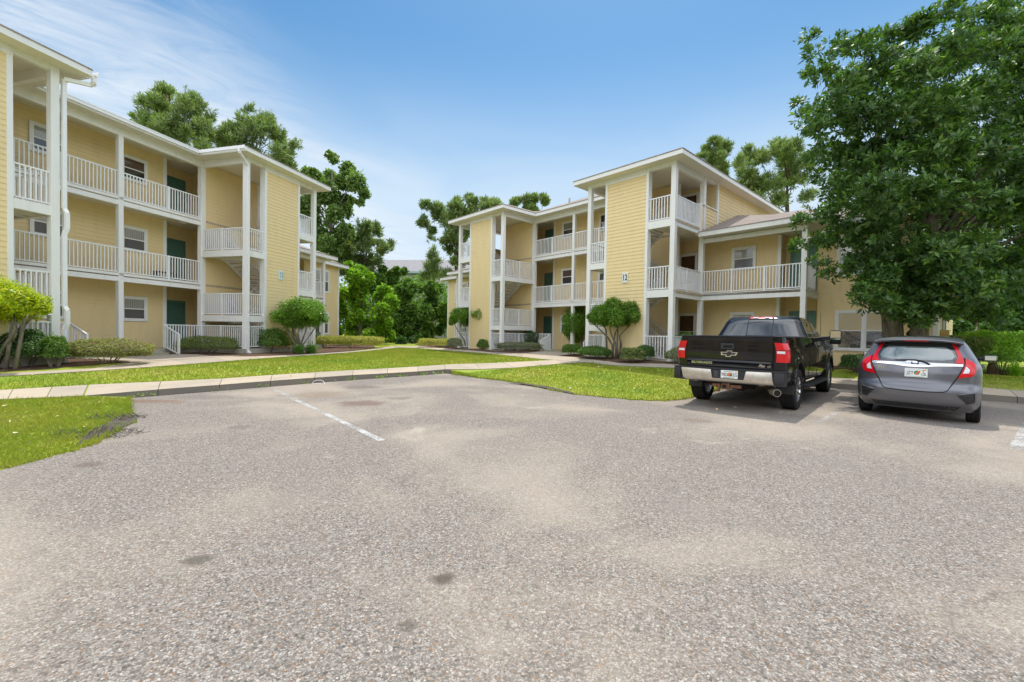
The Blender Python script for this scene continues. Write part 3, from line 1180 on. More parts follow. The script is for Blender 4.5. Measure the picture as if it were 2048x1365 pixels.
def grass_mat(name, blades=False):
    m, t, b = mat(name)
    g = t.add('ShaderNodeNewGeometry')
    P = g.outputs['Position']
    n1 = t.noise(P, .55, 5, .6, .3)
    n2 = t.noise(P, 5, 4, .6)
    n3 = t.noise(P, 45, 3, .7)
    c = t.ramp(n1, [(.28, (.18, .28, .03)), (.45, (.28, .345, .035)), (.58, (.36, .375, .05)), (.76, (.38, .33, .12))])
    c = t.mix(t.smooth(n2, .42, .68, 0, .45), c, rgb(.19, .32, .015))
    c = t.mix(t.smooth(n3, .35, .7, 0, .45 if not blades else .15), c, rgb(.12, .2, .012))
    n4 = t.noise(P, 11, 4, .65, .6)
    c = t.mix(t.smooth(n4, .56, .74, 0, .6), c, rgb(.34, .27, .13))
    n6 = t.noise(P, 1.7, 5, .65)
    c = t.mix(t.smooth(n6, .54, .72, 0, .5), c, rgb(.14, .25, .02))
    if blades:
        c = t.mix(t.math('MULTIPLY', g.outputs['Random Per Island'], .5), c, rgb(.38, .42, .05))
        c = t.mix(t.smooth(g.outputs['Random Per Island'], .93, .96, 0, .8), c, rgb(.42, .36, .17))
    t.link(c, b.inputs['Base Color'])
    b.inputs['Roughness'].default_value = .75
    b.inputs['Specular IOR Level'].default_value = .2
    if blades:
        tr = t.add('ShaderNodeBsdfTranslucent')
        t.link(c, tr.inputs['Color'])
        mx = t.add('ShaderNodeMixShader')
        mx.inputs[0].default_value = .55
        t.link(b.outputs[0], mx.inputs[1])
        t.link(tr.outputs[0], mx.inputs[2])
        t.link(mx.outputs[0], t.n['Material Output'].inputs[0])
    else:
        t.link(t.bump(n3, .5, .02), b.inputs['Normal'])
    return m


def concrete():
    m, t, b = mat('walk_concrete')
    g = t.add('ShaderNodeNewGeometry')
    P = g.outputs['Position']
    n1 = t.noise(P, 1.1, 6, .65)
    n2 = t.noise(P, 30, 4, .7)
    c = t.mix(g.outputs['Random Per Island'], rgb(.38, .325, .26), rgb(.48, .395, .295))
    c = t.mix(t.smooth(n1, .42, .72, 0, .5), c, rgb(.26, .235, .20))
    c = t.mix(t.smooth(n2, .5, .7, 0, .3), c, rgb(.22, .19, .16))
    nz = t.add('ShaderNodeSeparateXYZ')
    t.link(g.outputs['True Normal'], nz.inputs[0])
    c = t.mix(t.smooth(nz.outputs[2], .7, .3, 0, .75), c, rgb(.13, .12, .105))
    t.link(c, b.inputs['Base Color'])
    b.inputs['Roughness'].default_value = .9
    b.inputs['Specular IOR Level'].default_value = .2
    t.link(t.bump(n2, .2, .006), b.inputs['Normal'])
    return m


def mulch():
    m, t, b = mat('pine_straw')
    g = t.add('ShaderNodeNewGeometry')
    P = g.outputs['Position']
    n1 = t.noise(P, 2.5, 5, .6)
    n2 = t.noise(P, 38, 4, .75, 1.5)
    c = t.ramp(n2, [(.3, (.045, .028, .02)), (.5, (.13, .08, .055)), (.68, (.22, .14, .10)), (.8, (.34, .25, .19))])
    c = t.mix(t.smooth(n1, .45, .75, 0, .5), c, rgb(.12, .08, .055))
    t.link(c, b.inputs['Base Color'])
    b.inputs['Roughness'].default_value = .95
    b.inputs['Specular IOR Level'].default_value = .1
    t.link(t.bump(n2, .9, .03), b.inputs['Normal'])
    return m


M['asphalt'] = asphalt()
M['lawn'] = grass_mat('lawn_turf')
M['blades'] = grass_mat('grass_blades', True)
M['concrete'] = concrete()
M['mulch'] = mulch()


def drape(name, poly, material, off=0.0, res=.6, skirt=None, hfun=None):
    """polygon of (x, y) laid over the ground heights"""
    hfun = hfun or gz
    pts = []
    n = len(poly)
    for i in range(n):
        p, q = Vector(poly[i]), Vector(poly[(i + 1) % n])
        k = max(1, int((q - p).length / res))
        pts += [p.lerp(q, j / k) for j in range(k)]
    nb = len(pts)
    xs, ys = [p[0] for p in pts], [p[1] for p in pts]
    inner = []
    x = min(xs) + res * .5
    while x < max(xs):
        y = min(ys) + res * .5
        while y < max(ys):
            inner.append(Vector((x + random.uniform(-.1, .1) * res, y + random.uniform(-.1, .1) * res)))
            y += res
        x += res
    vs, es, fs, *_ = delaunay_2d_cdt([Vector(p) for p in pts] + inner, [], [list(range(nb))], 2, 1e-5)
    me = bpy.data.meshes.new(name)
    v3 = [(v[0], v[1], hfun(v[0], v[1]) + off) for v in vs]
    fs = [list(f) for f in fs]
    me.from_pydata(v3, [], fs)
    me.update()
    if me.polygons and sum(p.normal.z for p in me.polygons) < 0:
        me.flip_normals()
    if skirt:
        bm = bmesh.new()
        bm.from_mesh(me)
        be = [e for e in bm.edges if e.is_boundary]
        r = bmesh.ops.extrude_edge_only(bm, edges=be)
        for v in r['geom']:
            if isinstance(v, bmesh.types.BMVert):
                v.co.z -= skirt
        bm.normal_update()
        bm.to_mesh(me)
        bm.free()
    me.materials.append(material)
    return me


def in_poly(px, py, poly):
    x, y = np.asarray(px), np.asarray(py)
    c = np.zeros(x.shape, bool)
    n = len(poly)
    for i in range(n):
        x0, y0 = poly[i]
        x1, y1 = poly[(i + 1) % n]
        if y0 == y1:
            continue
        c ^= ((y0 > y) != (y1 > y)) & (x < (x1 - x0) * (y - y0) / (y1 - y0) + x0)
    return c


# outline of the paved lot towards the lawns (left to right)
edge_l = [g0(*p) for p in ((0, 940), (60, 925), (130, 905), (190, 890), (225, 868), (258, 845), (262, 820), (258, 803))]
kerb_l = [g0(*p) for p in ((263, 796), (395, 786), (500, 777), (600, 769), (700, 761), (800, 754), (890, 747.5))]
edge_m = [g0(*p) for p in ((905, 749), (960, 757), (1000, 762), (1050, 769), (1090, 778), (1150, 790), (1205, 795), (1260, 800), (1330, 803), (1375, 799), (1440, 780), (1470, 768))]
k0, k1 = np.array(g0(1676, 778)), np.array(g0(2030, 806.5))
kd = (k1 - k0) / np.linalg.norm(k1 - k0)
kerb_r = [tuple(k0 - kd * 1.75), tuple(k0), tuple(k1), tuple(k1 + kd * 4), tuple(k1 + kd * 9)]


def wobble(line, amp, step=.12):
    out = []
    for p, q in zip(line, line[1:]):
        p, q = Vector(p), Vector(q)
        L = (q - p).length
        k = max(1, int(L / step))
        nrm = Vector((-(q - p).y, (q - p).x)) / max(L, 1e-6)
        for j in range(k):
            a = amp * random.gauss(0, 1) if (j or out) else 0
            out.append(tuple(p.lerp(q, j / k) + nrm * a))
    return out + [line[-1]]


edge_l = wobble(edge_l, .035)
edge_m = wobble(edge_m, .035)
far_left = (edge_l[0][0] - .6, edge_l[0][1] - 2.6)
lot_line = [(-60, -33), (-60, -4), (-12, .3), far_left] + edge_l + kerb_l + edge_m + kerb_r
lot_poly = lot_line + [(30, 2), (34, -33)]
me = drape('parking_lot', lot_poly, M['asphalt'], 0, 2.0, hfun=lambda x, y: 0.0)
tag(link_mesh('parking_lot', me), kind='structure')
mb = MB()
mb.box(-1200, 1200, -1200, 1200, -.5, -.12)
tag(mb.build('ground', M['lawn']), kind='structure')
# lawns and soil: one draped sheet outside the lot
back = [gp(*p) for p in ((178, 771.5), (430, 760), (500, 754.5), (700, 742), (890, 730.5))]
kb = [tuple(np.array(p) + np.array((-kd[1], kd[0])) * 1.25) for p in kerb_r]
if kb[0][1] < kerb_r[0][1]:
    kb = [tuple(np.array(p) - np.array((-kd[1], kd[0])) * 1.25) for p in kerb_r]
lawn_poly = [(-60, -4), (-12, .3), far_left] + edge_l + [gp(170, 793)] + [gp(178, 773)] + [tuple(np.array(p) + (.03, -.05)) for p in back[1:]] + [tuple(np.array(back[-1]) + (.1, -.4))] + edge_m + [tuple(np.array(kb[0]) + (0, -.3))] + kb + [(60, -10), (80, 30), (60, 75), (0, 85), (-60, 75), (-80, 30), (-60, -33)]
me = drape('lawn', lawn_poly, M['lawn'], 0.0, 1.1, skirt=.2)
tag(link_mesh('lawn', me), kind='structure')

# painted stall lines, worn
pm, t, b = mat('worn_line_paint')
g = t.add('ShaderNodeNewGeometry')
n = t.noise(g.outputs['Position'], 38, 4, .7)
n2 = t.noise(g.outputs['Position'], 2.0, 4, .7)
t.link(t.mix(n, rgb(.38, .36, .335), rgb(.52, .505, .48)), b.inputs['Base Color'])
b.inputs['Roughness'].default_value = .85
trn = t.add('ShaderNodeBsdfTransparent')
mx = t.add('ShaderNodeMixShader')
at_ = t.add('ShaderNodeAttribute', attribute_name='wear')
thr = t.math('ADD', t.math('MULTIPLY', n, .8), t.math('MULTIPLY', n2, .5))
t.link(t.smooth(t.math('SUBTRACT', thr, at_.outputs['Fac']), -.04, .1), mx.inputs[0])
t.link(trn.outputs[0], mx.inputs[1])
t.link(b.outputs[0], mx.inputs[2])
t.link(mx.outputs[0], t.n['Material Output'].inputs[0])


def stall_line(p, q, wear, wd=.10):
    p, q = Vector(g0(*p)), Vector(g0(*q))
    d = (q - p).normalized()
    s = Vector((-d.y, d.x)) * wd / 2
    me = bpy.data.meshes.new('stall_line')
    me.from_pydata([(*(p - s), .004), (*(p + s), .004), (*(q + s), .004), (*(q - s), .004)], [], [(0, 3, 2, 1)])
    at2 = me.attributes.new('wear', 'FLOAT', 'POINT')
    at2.data.foreach_set('value', [wear[0], wear[0], wear[1], wear[1]])
    me.materials.append(pm)
    tag(link_mesh('stall_line', me), kind='structure')


stall_line((540, 776), (764, 882), (.64, .56))
stall_line((778, 763), (1010, 815), (.66, .78))
stall_line((1712, 806), (1636, 846), (.66, .64))
stall_line((2075, 812), (2030, 900), (.66, .60), .13)
stall_line((1590, 830), (2000, 890), (.86, .86), .12)


# footpaths: slabs with open joints
def slabs(name, stations, off=.02, skirt=.16, gap=.006):
    """stations: list of (left point, right point) across the path, xy"""
    mb = MB()
    for (a, b_), (c, d_) in zip(stations, stations[1:]):
        a, b_, c, d_ = map(Vector, (a, b_, c, d_))
        ua = (c - a).normalized() * gap
        ub = (d_ - b_).normalized() * gap
        q = [a + ua, b_ + ub, d_ - ub, c - ua]
        nu = max(1, int((c - a).length / .8))
        for i in range(nu):
            s0, s1 = i / nu, (i + 1) / nu
            r = [q[0].lerp(q[3], s0), q[1].lerp(q[2], s0), q[1].lerp(q[2], s1), q[0].lerp(q[3], s1)]
            top = [(p.x, p.y, gz(p.x, p.y) + off) for p in r]
            base = len(mb.v)
            mb.v += top + [(x, y, z - skirt) for x, y, z in top]
            fs = [(0, 1, 2, 3), (0, 4, 5, 1), (2, 6, 7, 3)]
            if i == 0:
                fs.append((3, 7, 4, 0)) if nu == 1 else None
            fs += [(1, 5, 6, 2), (3, 7, 4, 0)]
            for f in fs:
                mb.f.append(tuple(base + k for k in f))
                mb.mi.append(0)
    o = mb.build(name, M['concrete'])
    bm = bmesh.new()
    bm.from_mesh(o.data)
    bmesh.ops.remove_doubles(bm, verts=bm.verts, dist=.002)
    bmesh.ops.recalc_face_normals(bm, faces=bm.faces)
    bm.to_mesh(o.data)
    bm.free()
    return tag(o, kind='structure')


def lerp2(p, q, t):
    return (p[0] + (q[0] - p[0]) * t, p[1] + (q[1] - p[1]) * t)


def resample(line, n):
    ln = [0]
    for p, q in zip(line, line[1:]):
        ln.append(ln[-1] + math.dist(p, q))
    out = []
    for i in range(n):
        s = ln[-1] * i / (n - 1)
        for j in range(len(line) - 1):
            if s <= ln[j + 1] + 1e-9:
                out.append(lerp2(line[j], line[j + 1], (s - ln[j]) / max(1e-9, ln[j + 1] - ln[j])))
                break
    return out


# walk along the kerb on the left
slabs('footpath', list(zip(resample(back, 9), resample([gp(168, 793.5)] + kerb_l, 9))), .018, .2)
lb = [gp(*p) for p in ((-260, 800), (-100, 789), (0, 782), (176, 771.7))]
lf = [gp(*p) for p in ((-280, 824), (-110, 810), (0, 801), (166, 793.5))]
slabs('footpath', list(zip(resample(lb, 6), resample(lf, 6))), .018, .2)
cb = [back[-1]] + [gp(*p) for p in ((1109, 721.3), (1160, 718.8))]
cf = [kerb_l[-1]] + [gp(*p) for p in ((1008, 738.5), (1109, 729.5), (1185, 724.5))]
slabs('footpath', list(zip(resample(cb, 6), resample(cf, 6))), .02, .16)
# path in front of the left building
ub = [gp(*p) for p in ((-200, 757), (0, 749), (200, 738), (300, 722), (430, 714.5), (540, 714), (640, 708), (720, 702.6), (785, 693.2))]
uf = [gp(*p) for p in ((-200, 763), (0, 754.5), (200, 743), (320, 734.5), (430, 726), (540, 717), (640, 710.5), (720, 704.6), (800, 696.2))]
slabs('footpath', list(zip(resample(ub, 16), resample(uf, 16))), .022, .16)
# path in front of the right building
rb = [gp(*p) for p in ((786, 692.9), (840, 693.0), (900, 698.3), (1000, 707.4), (1090, 709.5), (1160, 717), (1240, 728.3), (1377, 731), (1500, 735))]
rf = [gp(*p) for p in ((801, 696.1), (830, 697.0), (900, 702.8), (980, 708.6), (1100, 721.3), (1165, 724.8), (1240, 734.5), (1377, 738), (1500, 745))]
slabs('footpath', list(zip(resample(rb, 14), resample(rf, 14))), .024, .16)
slabs('footpath', list(zip(resample(kb, 12), resample(kerb_r, 12))), .018, .2)
# short entry walks up to the front steps
for o, az, y in ((O13, A13, 2.5), (O12, A12, 2.6)):
    e0 = [frame_pt(o, az, -1.5, y - .78), frame_pt(o, az, -1.75, y - 2.2), frame_pt(o, az, -2.3, y - 3.6)]
    e1 = [frame_pt(o, az, 1.5, y - .78), frame_pt(o, az, 1.75, y - 2.2), frame_pt(o, az, 2.3, y - 3.6)]
    slabs('footpath', list(zip(resample(e0, 3), resample(e1, 3))), .027, .16)


def bed(poly):
    tag(link_mesh('mulch_bed', drape('mulch_bed', poly, M['mulch'], .03, .45, skirt=.06)), kind='structure')


F12 = lambda x, y: frame_pt(O12, A12, x, y)
F13 = lambda x, y: frame_pt(O13, A13, x, y)
bed([F12(-1.6, 2.5), F12(-1.8, .7)] + [gp(*p) for p in ((1080, 704.5), (1040, 708.6), (1000, 706.6), (940, 701.5), (900, 697.5), (837, 692.9), (838, 689.5))] + [F12(-13, 3.5), F12(-11, 3.5), F12(-7.5, 2.5), F12(-7.5, -.1), F12(-3, -.1), F12(-3, 2.5)])
bed([F12(1.6, 2.5), F12(1.8, .7)] + [gp(*p) for p in ((1116, 713.5), (1160, 716.3), (1240, 727.6), (1377, 730), (1500, 734))] + [F12(11.5, -.5), F12(12, 2.5), F12(11.4, 4.1), F12(11.2, 2.5), F12(7.5, 2.5), F12(7.5, -.1), F12(3.0, -.1), F12(3, 2.5)])
bed([F12(11.2, 4.1), F12(11.5, .1), gp(1690, 738), gp(1750, 752), gp(1960, 748), gp(2048, 752), gp(2200, 760), gp(2200, 715), F12(15.6, 4.1)])
bed([F13(1.6, 2.4), F13(1.8, .8)] + [gp(*p) for p in ((350, 706), (420, 713.5), (540, 713.6), (640, 707.3), (700, 703), (752, 697))] + [F13(16, 2.0), F13(14.9, 4), F13(7.6, 4), F13(7.6, -.1), F13(3.1, -.1), F13(3.1, 2.4)])
bed([F13(-1.6, 2.4), F13(-1.8, .9), gp(262, 724), gp(190, 731), gp(60, 741), gp(-120, 748), F13(-8, -.1), F13(-3.1, -.1), F13(-3.1, 2.4)])

# dead twiggy growth and bare soil at the left edge of the lot, soil lip along the middle lawn
soil = simple('bare_soil', (.10, .085, .07), .95, 0, .35, 9, .1, .6)
SOIL = []
for pl in ([(150, 893), (190, 878), (228, 862), (262, 848), (268, 838), (240, 838), (205, 850), (175, 866)], [(215, 840), (262, 830), (275, 838), (268, 846), (240, 848)],
           [(1010, 764), (1060, 771), (1100, 779), (1150, 789), (1145, 785), (1100, 774), (1060, 768)]):
    SOIL.append([gp(*p) for p in pl])
    tag(link_mesh('soil_patch', drape('soil_patch', [gp(*p) for p in pl], soil, .006, .3)), kind='structure')
# ------------------------------------------------------------ foliage
def leaf_mat(name, stops, trans=.35, rough=.45, spec=.4, tint=None, tint_at=.95, gain=1.6):
    m, t, b = mat(name)
    g = t.add('ShaderNodeNewGeometry')
    ri = g.outputs['Random Per Island']
    n = t.noise(g.outputs['Position'], .9, 3, .5)
    f = t.math('ADD', t.math('MULTIPLY', ri, .6), t.math('MULTIPLY', n, .5), clamp=True)
    stops = [(p, tuple(min(.75, x * gain) for x in c)) for p, c in stops]
    c = t.ramp(f, stops)
    if tint:
        c = t.mix(t.smooth(ri, tint_at, tint_at + .01), c, rgb(*tint))
    t.link(c, b.inputs['Base Color'])
    b.inputs['Roughness'].default_value = rough
    b.inputs['Specular IOR Level'].default_value = spec
    tr = t.add('ShaderNodeBsdfTranslucent')
    c2 = t.mix(1.0, c, rgb(1.25, 1.45, .5), 'MULTIPLY')
    t.link(c2, tr.inputs['Color'])
    mx = t.add('ShaderNodeMixShader')
    mx.inputs[0].default_value = trans
    t.link(b.outputs[0], mx.inputs[1])
    t.link(tr.outputs[0], mx.inputs[2])
    t.link(mx.outputs[0], t.n['Material Output'].inputs[0])
    return m


def bark(name, c0, c1, scale=12):
    m, t, b = mat(name)
    g = t.add('ShaderNodeNewGeometry')
    mp = t.add('ShaderNodeMapping')
    mp.inputs['Scale'].default_value = (1, 1, .3)
    t.link(g.outputs['Position'], mp.inputs['Vector'])
    n = t.noise(mp.outputs[0], scale, 5, .65, .6)
    t.link(t.ramp(n, [(.3, c0), (.7, c1)]), b.inputs['Base Color'])
    b.inputs['Roughness'].default_value = .95
    b.inputs['Specular IOR Level'].default_value = .1
    t.link(t.bump(n, .7, .03), b.inputs['Normal'])
    return m


M['bark'] = bark('bark_grey', (.10, .085, .07), (.27, .24, .20))
M['bark_pine'] = bark('bark_pine', (.06, .04, .03), (.20, .13, .09), 8)
M['bark_mottled'] = bark('bark_mottled', (.055, .045, .03), (.21, .175, .12), 6)
M['lf_magnolia'] = leaf_mat('leaf_magnolia', [(.15, (.022, .048, .014)), (.42, (.040, .085, .022)), (.68, (.070, .135, .030)), (.86, (.125, .20, .038)), (.97, (.24, .31, .05))], .36, .42, .35, (.50, .22, .05), .994, gain=1.45)
M['lf_pine'] = leaf_mat('leaf_pine', [(.2, (.055, .085, .035)), (.5, (.095, .135, .050)), (.8, (.165, .19, .078))], .3, .6, .2, gain=2.0)
M['lf_oak'] = leaf_mat('leaf_oak', [(.2, (.045, .075, .022)), (.5, (.075, .12, .035)), (.85, (.125, .17, .05))], .35, .5, .3, gain=2.1)
M['lf_bright'] = leaf_mat('leaf_bright', [(.2, (.06, .13, .012)), (.5, (.12, .22, .018)), (.85, (.20, .31, .025))], .45, .5, .3)
M['lf_mid'] = leaf_mat('leaf_mid', [(.2, (.04, .085, .018)), (.5, (.075, .14, .026)), (.85, (.13, .20, .035))], .4, .5, .3)
M['lf_dark'] = leaf_mat('leaf_dark', [(.2, (.022, .05, .016)), (.5, (.04, .085, .024)), (.85, (.07, .125, .03))], .3, .5, .3)
M['lf_topiary'] = leaf_mat('leaf_topiary', [(.2, (.04, .095, .012)), (.5, (.085, .165, .018)), (.85, (.15, .24, .022))], .4, .4, .4)
M['lf_yellow'] = leaf_mat('leaf_yellow_green', [(.2, (.085, .15, .012)), (.5, (.22, .28, .015)), (.8, (.42, .40, .018)), (.95, (.55, .46, .02))], .4, .4, .4)
M['lf_holly'] = leaf_mat('leaf_holly', [(.2, (.014, .035, .012)), (.5, (.026, .060, .016)), (.85, (.05, .095, .02))], .2, .35, .5)
M['lf_hedge'] = leaf_mat('leaf_hedge', [(.2, (.06, .085, .028)), (.5, (.11, .14, .042)), (.85, (.18, .2, .06))], .35, .5, .3)
M['lf_purple'] = leaf_mat('leaf_purple_green', [(.15, (.11, .075, .06)), (.42, (.16, .13, .07)), (.65, (.17, .2, .05)), (.9, (.28, .29, .07))], .35, .5, .3, (.4, .09, .05), .985)
M['lf_gold'] = leaf_mat('leaf_gold_hedge', [(.15, (.12, .13, .03)), (.5, (.24, .24, .05)), (.85, (.36, .34, .08))], .35, .5, .3, (.45, .3, .03), .95)
M['lf_grey'] = leaf_mat('leaf_grey_green', [(.15, (.085, .09, .06)), (.5, (.14, .15, .09)), (.85, (.2, .22, .12))], .35, .5, .3)
M['lf_lily'] = leaf_mat('leaf_blade', [(.2, (.04, .10, .025)), (.5, (.075, .16, .035)), (.85, (.14, .24, .05))], .35, .4, .4)
M['lf_lime'] = leaf_mat('leaf_lime', [(.2, (.10, .2, .02)), (.5, (.18, .3, .03)), (.85, (.28, .42, .05))], .4, .4, .4)


def unit(a):
    return a / np.maximum(np.linalg.norm(a, axis=1, keepdims=True), 1e-9)


def leaf_quads(c, d, u, L, Wd, fold=.18):
    """arrays: centre c, axis d, rough normal u, length, width -> vertices and quads of folded leaves"""
    d = unit(d)
    s = unit(np.cross(d, u))
    n = np.cross(s, d)
    L = np.asarray(L)[:, None]
    Wd = np.asarray(Wd)[:, None]
    v = np.empty((len(c), 4, 3), np.float32)
    v[:, 0] = c - d * L * .5
    v[:, 1] = c + s * Wd * .5 + n * Wd * fold + d * L * .05
    v[:, 2] = c + d * L * .5
    v[:, 3] = c - s * Wd * .5 + n * Wd * fold + d * L * .05
    q = np.arange(len(c) * 4, dtype=np.int32).reshape(-1, 4)
    return v.reshape(-1, 3), q


def rand_dirs(n, rng=RNG):
    a = rng.normal(size=(n, 3))
    return unit(a)


def lump_points(lumps, n, rng=RNG, shell=.55, up=.0):
    """random points in the outer part of spheres (x,y,z,r[,flat]); returns points and outward normals"""
    lumps = np.asarray(lumps, float)
    w = lumps[:, 3] ** 2
    k = rng.choice(len(lumps), n, p=w / w.sum())
    d = rand_dirs(n, rng)
    d[:, 2] += up
    d = unit(d)
    rr = lumps[k, 3] * (shell + (1 - shell) * rng.random(n) ** .6) * (1 + .16 * rng.normal(size=n))
    fl = lumps[k, 4] if lumps.shape[1] > 4 else np.ones(n)
    off = d * rr[:, None]
    off[:, 2] *= fl
    return lumps[k, :3] + off, d


def broad_crown(lumps, n, L, asp, rng=RNG, shell=.5, droop=.1, up=.15, tang=False):
    p, d = lump_points(lumps, n, rng, shell, up)
    ax = unit(d * (.4 if tang else 1) + .9 * rand_dirs(n, rng) + np.array([0, 0, -droop]))
    nrm = unit(d * (1.0 if tang else .6) + np.array([0, 0, .6]) + .55 * rand_dirs(n, rng))
    ln = L * (.65 + .7 * rng.random(n))
    return leaf_quads(p, ax, nrm, ln, ln * asp)


def rosette_crown(lumps, n, per, L, asp, rng=RNG, shell=.6, up=.25):
    """leaves in whorls at the twig ends"""
    p, d = lump_points(lumps, n, rng, shell, up)
    ax0 = unit(d + np.array([0, 0, .45]) + .45 * rand_dirs(n, rng))
    P = np.repeat(p, per, 0)
    A = np.repeat(ax0, per, 0)
    m = len(P)
    side = unit(np.cross(A, rand_dirs(m, rng)))
    sp = (.55 + .75 * rng.random(m))[:, None]
    ax = unit(A * .55 + side * sp)
    ln = L * (.6 + .6 * rng.random(m))
    c = P + ax * ln[:, None] * .55 + A * (rng.normal(size=m) * L * .25)[:, None]
    return leaf_quads(c, ax, A, ln, ln * asp, .12)


def pine_crown(lumps, n, per, L, wd, rng=RNG, shell=.35):
    p, d = lump_points(lumps, n, rng, shell, .25)
    ax0 = unit(d * .7 + np.array([0, 0, .8]) + .4 * rand_dirs(n, rng))
    P = np.repeat(p, per, 0)
    A = np.repeat(ax0, per, 0)
    m = len(P)
    side = unit(np.cross(A, rand_dirs(m, rng)))
    ax = unit(A * (.2 + .9 * rng.random(m))[:, None] + side * (.3 + .7 * rng.random(m))[:, None])
    ln = L * (.7 + .6 * rng.random(m))
    c = P + A * (rng.uniform(-.6, .6, m) * L)[:, None] + ax * ln[:, None] * .5
    return leaf_quads(c, ax, side, ln, np.full(m, wd), .1)


def px_lumps(lst, Y, spread=.8, rng=RNG):
    """crown lumps given on the photograph (px, py, radius in px) at about distance Y: real spheres, jittered in depth"""
    out = []
    for px, py, r in lst:
        y = Y + rng.normal() * spread
        p = at(px, py, y)
        out.append((p[0], p[1], p[2], r * y / F_PX))
    return out


def limb(mb, p, q, r0, r1, bend=.1, n=6, seg=4):
    p, q = np.array(p, float), np.array(q, float)
    L = np.linalg.norm(q - p)
    o = rand_dirs(1)[0] * L * bend
    pts, rad = [], []
    for i in range(seg + 1):
        t = i / seg
        pts.append(p + (q - p) * t + o * math.sin(math.pi * t))
        rad.append(r0 + (r1 - r0) * t)
    mb.tube(pts, rad, n)


def tree(name, label, cat, group, base, crown_vq, leafmat, lumps, trunk_r, barkmat, limbs=8, trunk_top=None, parts=None, smooth=True):
    root = empty(name, (base[0], base[1], base[2]), 0, label, cat, group)
    inv = np.array(base, np.float32)
    v, q = crown_vq
    me = raw_mesh('crown', v - inv, q, leafmat)
    link_mesh('crown', me, root)
    mb = MB()
    lumps = np.asarray(lumps)
    c = lumps[:, :3] - inv
    top = np.array(trunk_top, float) - inv if trunk_top is not None else np.array([c[:, 0].mean(), c[:, 1].mean(), c[:, 2].max() * .82])
    b = np.array([0, 0, -.15])
    seg = 7
    pts = [b + (top - b) * (i / seg) + np.array([random.uniform(-1, 1), random.uniform(-1, 1), 0]) * trunk_r * .5 * (0 < i < seg) for i in range(seg + 1)]
    mb.tube(pts, [trunk_r * (1.25 if i == 0 else 1) * (1 - .75 * i / seg) for i in range(seg + 1)], 10)
    order = np.argsort(-lumps[:, 3])[:limbs]
    for i in order:
        tgt = c[i]
        tz = min(max(.25, (tgt[2] - 1.2) / max(top[2], .1)), .95)
        s = b + (top - b) * tz * random.uniform(.7, .95)
        limb(mb, s, tgt, trunk_r * (1 - .75 * tz) * .6, trunk_r * .08, .12)
    mb.build('trunk', barkmat, root, smooth=True)
    return root


def ground_pt(px, py, Y):
    p = at(px, py, Y)
    return (p[0], p[1], gz(p[0], p[1]) if Y < 40 else .3)


def big_tree(name, label, group, trunk_px, Y, lst, leafm, barkm, kind, n, L, asp, trunk_r, limbs=8, spread=.8, top_px=None, shell=.5, per=12, cat='tree'):
    lumps = px_lumps(lst, Y, spread)
    if kind == 'pine':
        vq = pine_crown(lumps, n, per, L, asp, shell=shell)
    elif kind == 'rosette':
        vq = rosette_crown(lumps, n, per, L, asp, shell=shell)
    else:
        vq = broad_crown(lumps, n, L, asp, shell=shell)
    base = ground_pt(trunk_px, 680, Y)
    tt = at(top_px[0], top_px[1], Y) if top_px else None
    return tree(name, label, cat, group, base, vq, M[leafm], lumps, trunk_r, M[barkm], limbs, tt)


def dense(lst, k=4, jit=.6, scale=.5, rng=RNG):
    """split each lump into k smaller ones around it for a broken outline"""
    out = []
    for px, py, r in lst:
        for _ in range(k):
            a, b_ = rng.normal(0, jit, 2)
            out.append((px + a * r, py + b_ * r * .85, r * scale * rng.uniform(.7, 1.2)))
    return out


TG = 'tall trees behind the left building'
pineA = [(330, 186, 20), (318, 205, 30), (352, 212, 34), (300, 228, 28), (374, 236, 32), (286, 246, 22), (400, 252, 22), (336, 250, 44), (366, 270, 40), (272, 246, 12), (310, 270, 34), (395, 280, 30), (330, 300, 40)]
big_tree('pine_tree', 'dark pine with a pointed top rising above the left building roof', TG, 345, 33, dense(pineA, 4, .6, .5), 'lf_pine', 'bark_pine', 'pine', 2300, .32, .06, .22, 14, 1.3, (335, 190), .12, 13)
pineB = [(505, 252, 24), (470, 262, 26), (440, 276, 24), (534, 268, 28), (478, 288, 40), (548, 296, 30), (520, 312, 44), (576, 308, 18), (428, 300, 26), (560, 330, 30), (586, 300, 10)]
big_tree('pine_tree', 'broad pine behind the middle of the left building, second from the left', TG, 500, 36, dense(pineB, 4, .6, .5), 'lf_pine', 'bark_pine', 'pine', 2300, .34, .065, .25, 14, 1.3, (505, 265), .12, 13)
oakC = [(652, 322, 22), (625, 345, 24), (688, 338, 26), (645, 360, 36), (690, 372, 40), (718, 398, 20), (655, 405, 42), (700, 420, 30), (628, 420, 34), (650, 455, 38), (690, 455, 30), (640, 500, 38), (672, 490, 26), (655, 545, 36), (620, 540, 30)]
big_tree('oak_tree', 'tall rounded grey-green oak behind the tower numbered 13', TG, 660, 40, dense(oakC, 3), 'lf_oak', 'bark', 'broad', 27000, .33, .62, .32, 16, 1.6, (665, 345), .35)
pineD = [(748, 466, 17), (722, 478, 22), (766, 486, 16), (700, 500, 22), (738, 498, 32), (712, 525, 28), (752, 516, 22), (690, 535, 24), (726, 545, 26), (776, 494, 8)]
big_tree('pine_tree', 'leaning pine with a forked dark trunk beyond the end of the left building', TG, 690, 43, dense(pineD, 4, .6, .45), 'lf_pine', 'bark_pine', 'pine', 1700, .36, .085, .2, 12, 1.0, (738, 480), .3, 13)
brightE = [(715, 565, 26), (690, 590, 26), (735, 585, 30), (760, 612, 26), (705, 625, 36), (745, 640, 34), (775, 645, 18), (695, 660, 26), (735, 668, 28), (700, 545, 16), (765, 675, 16)]
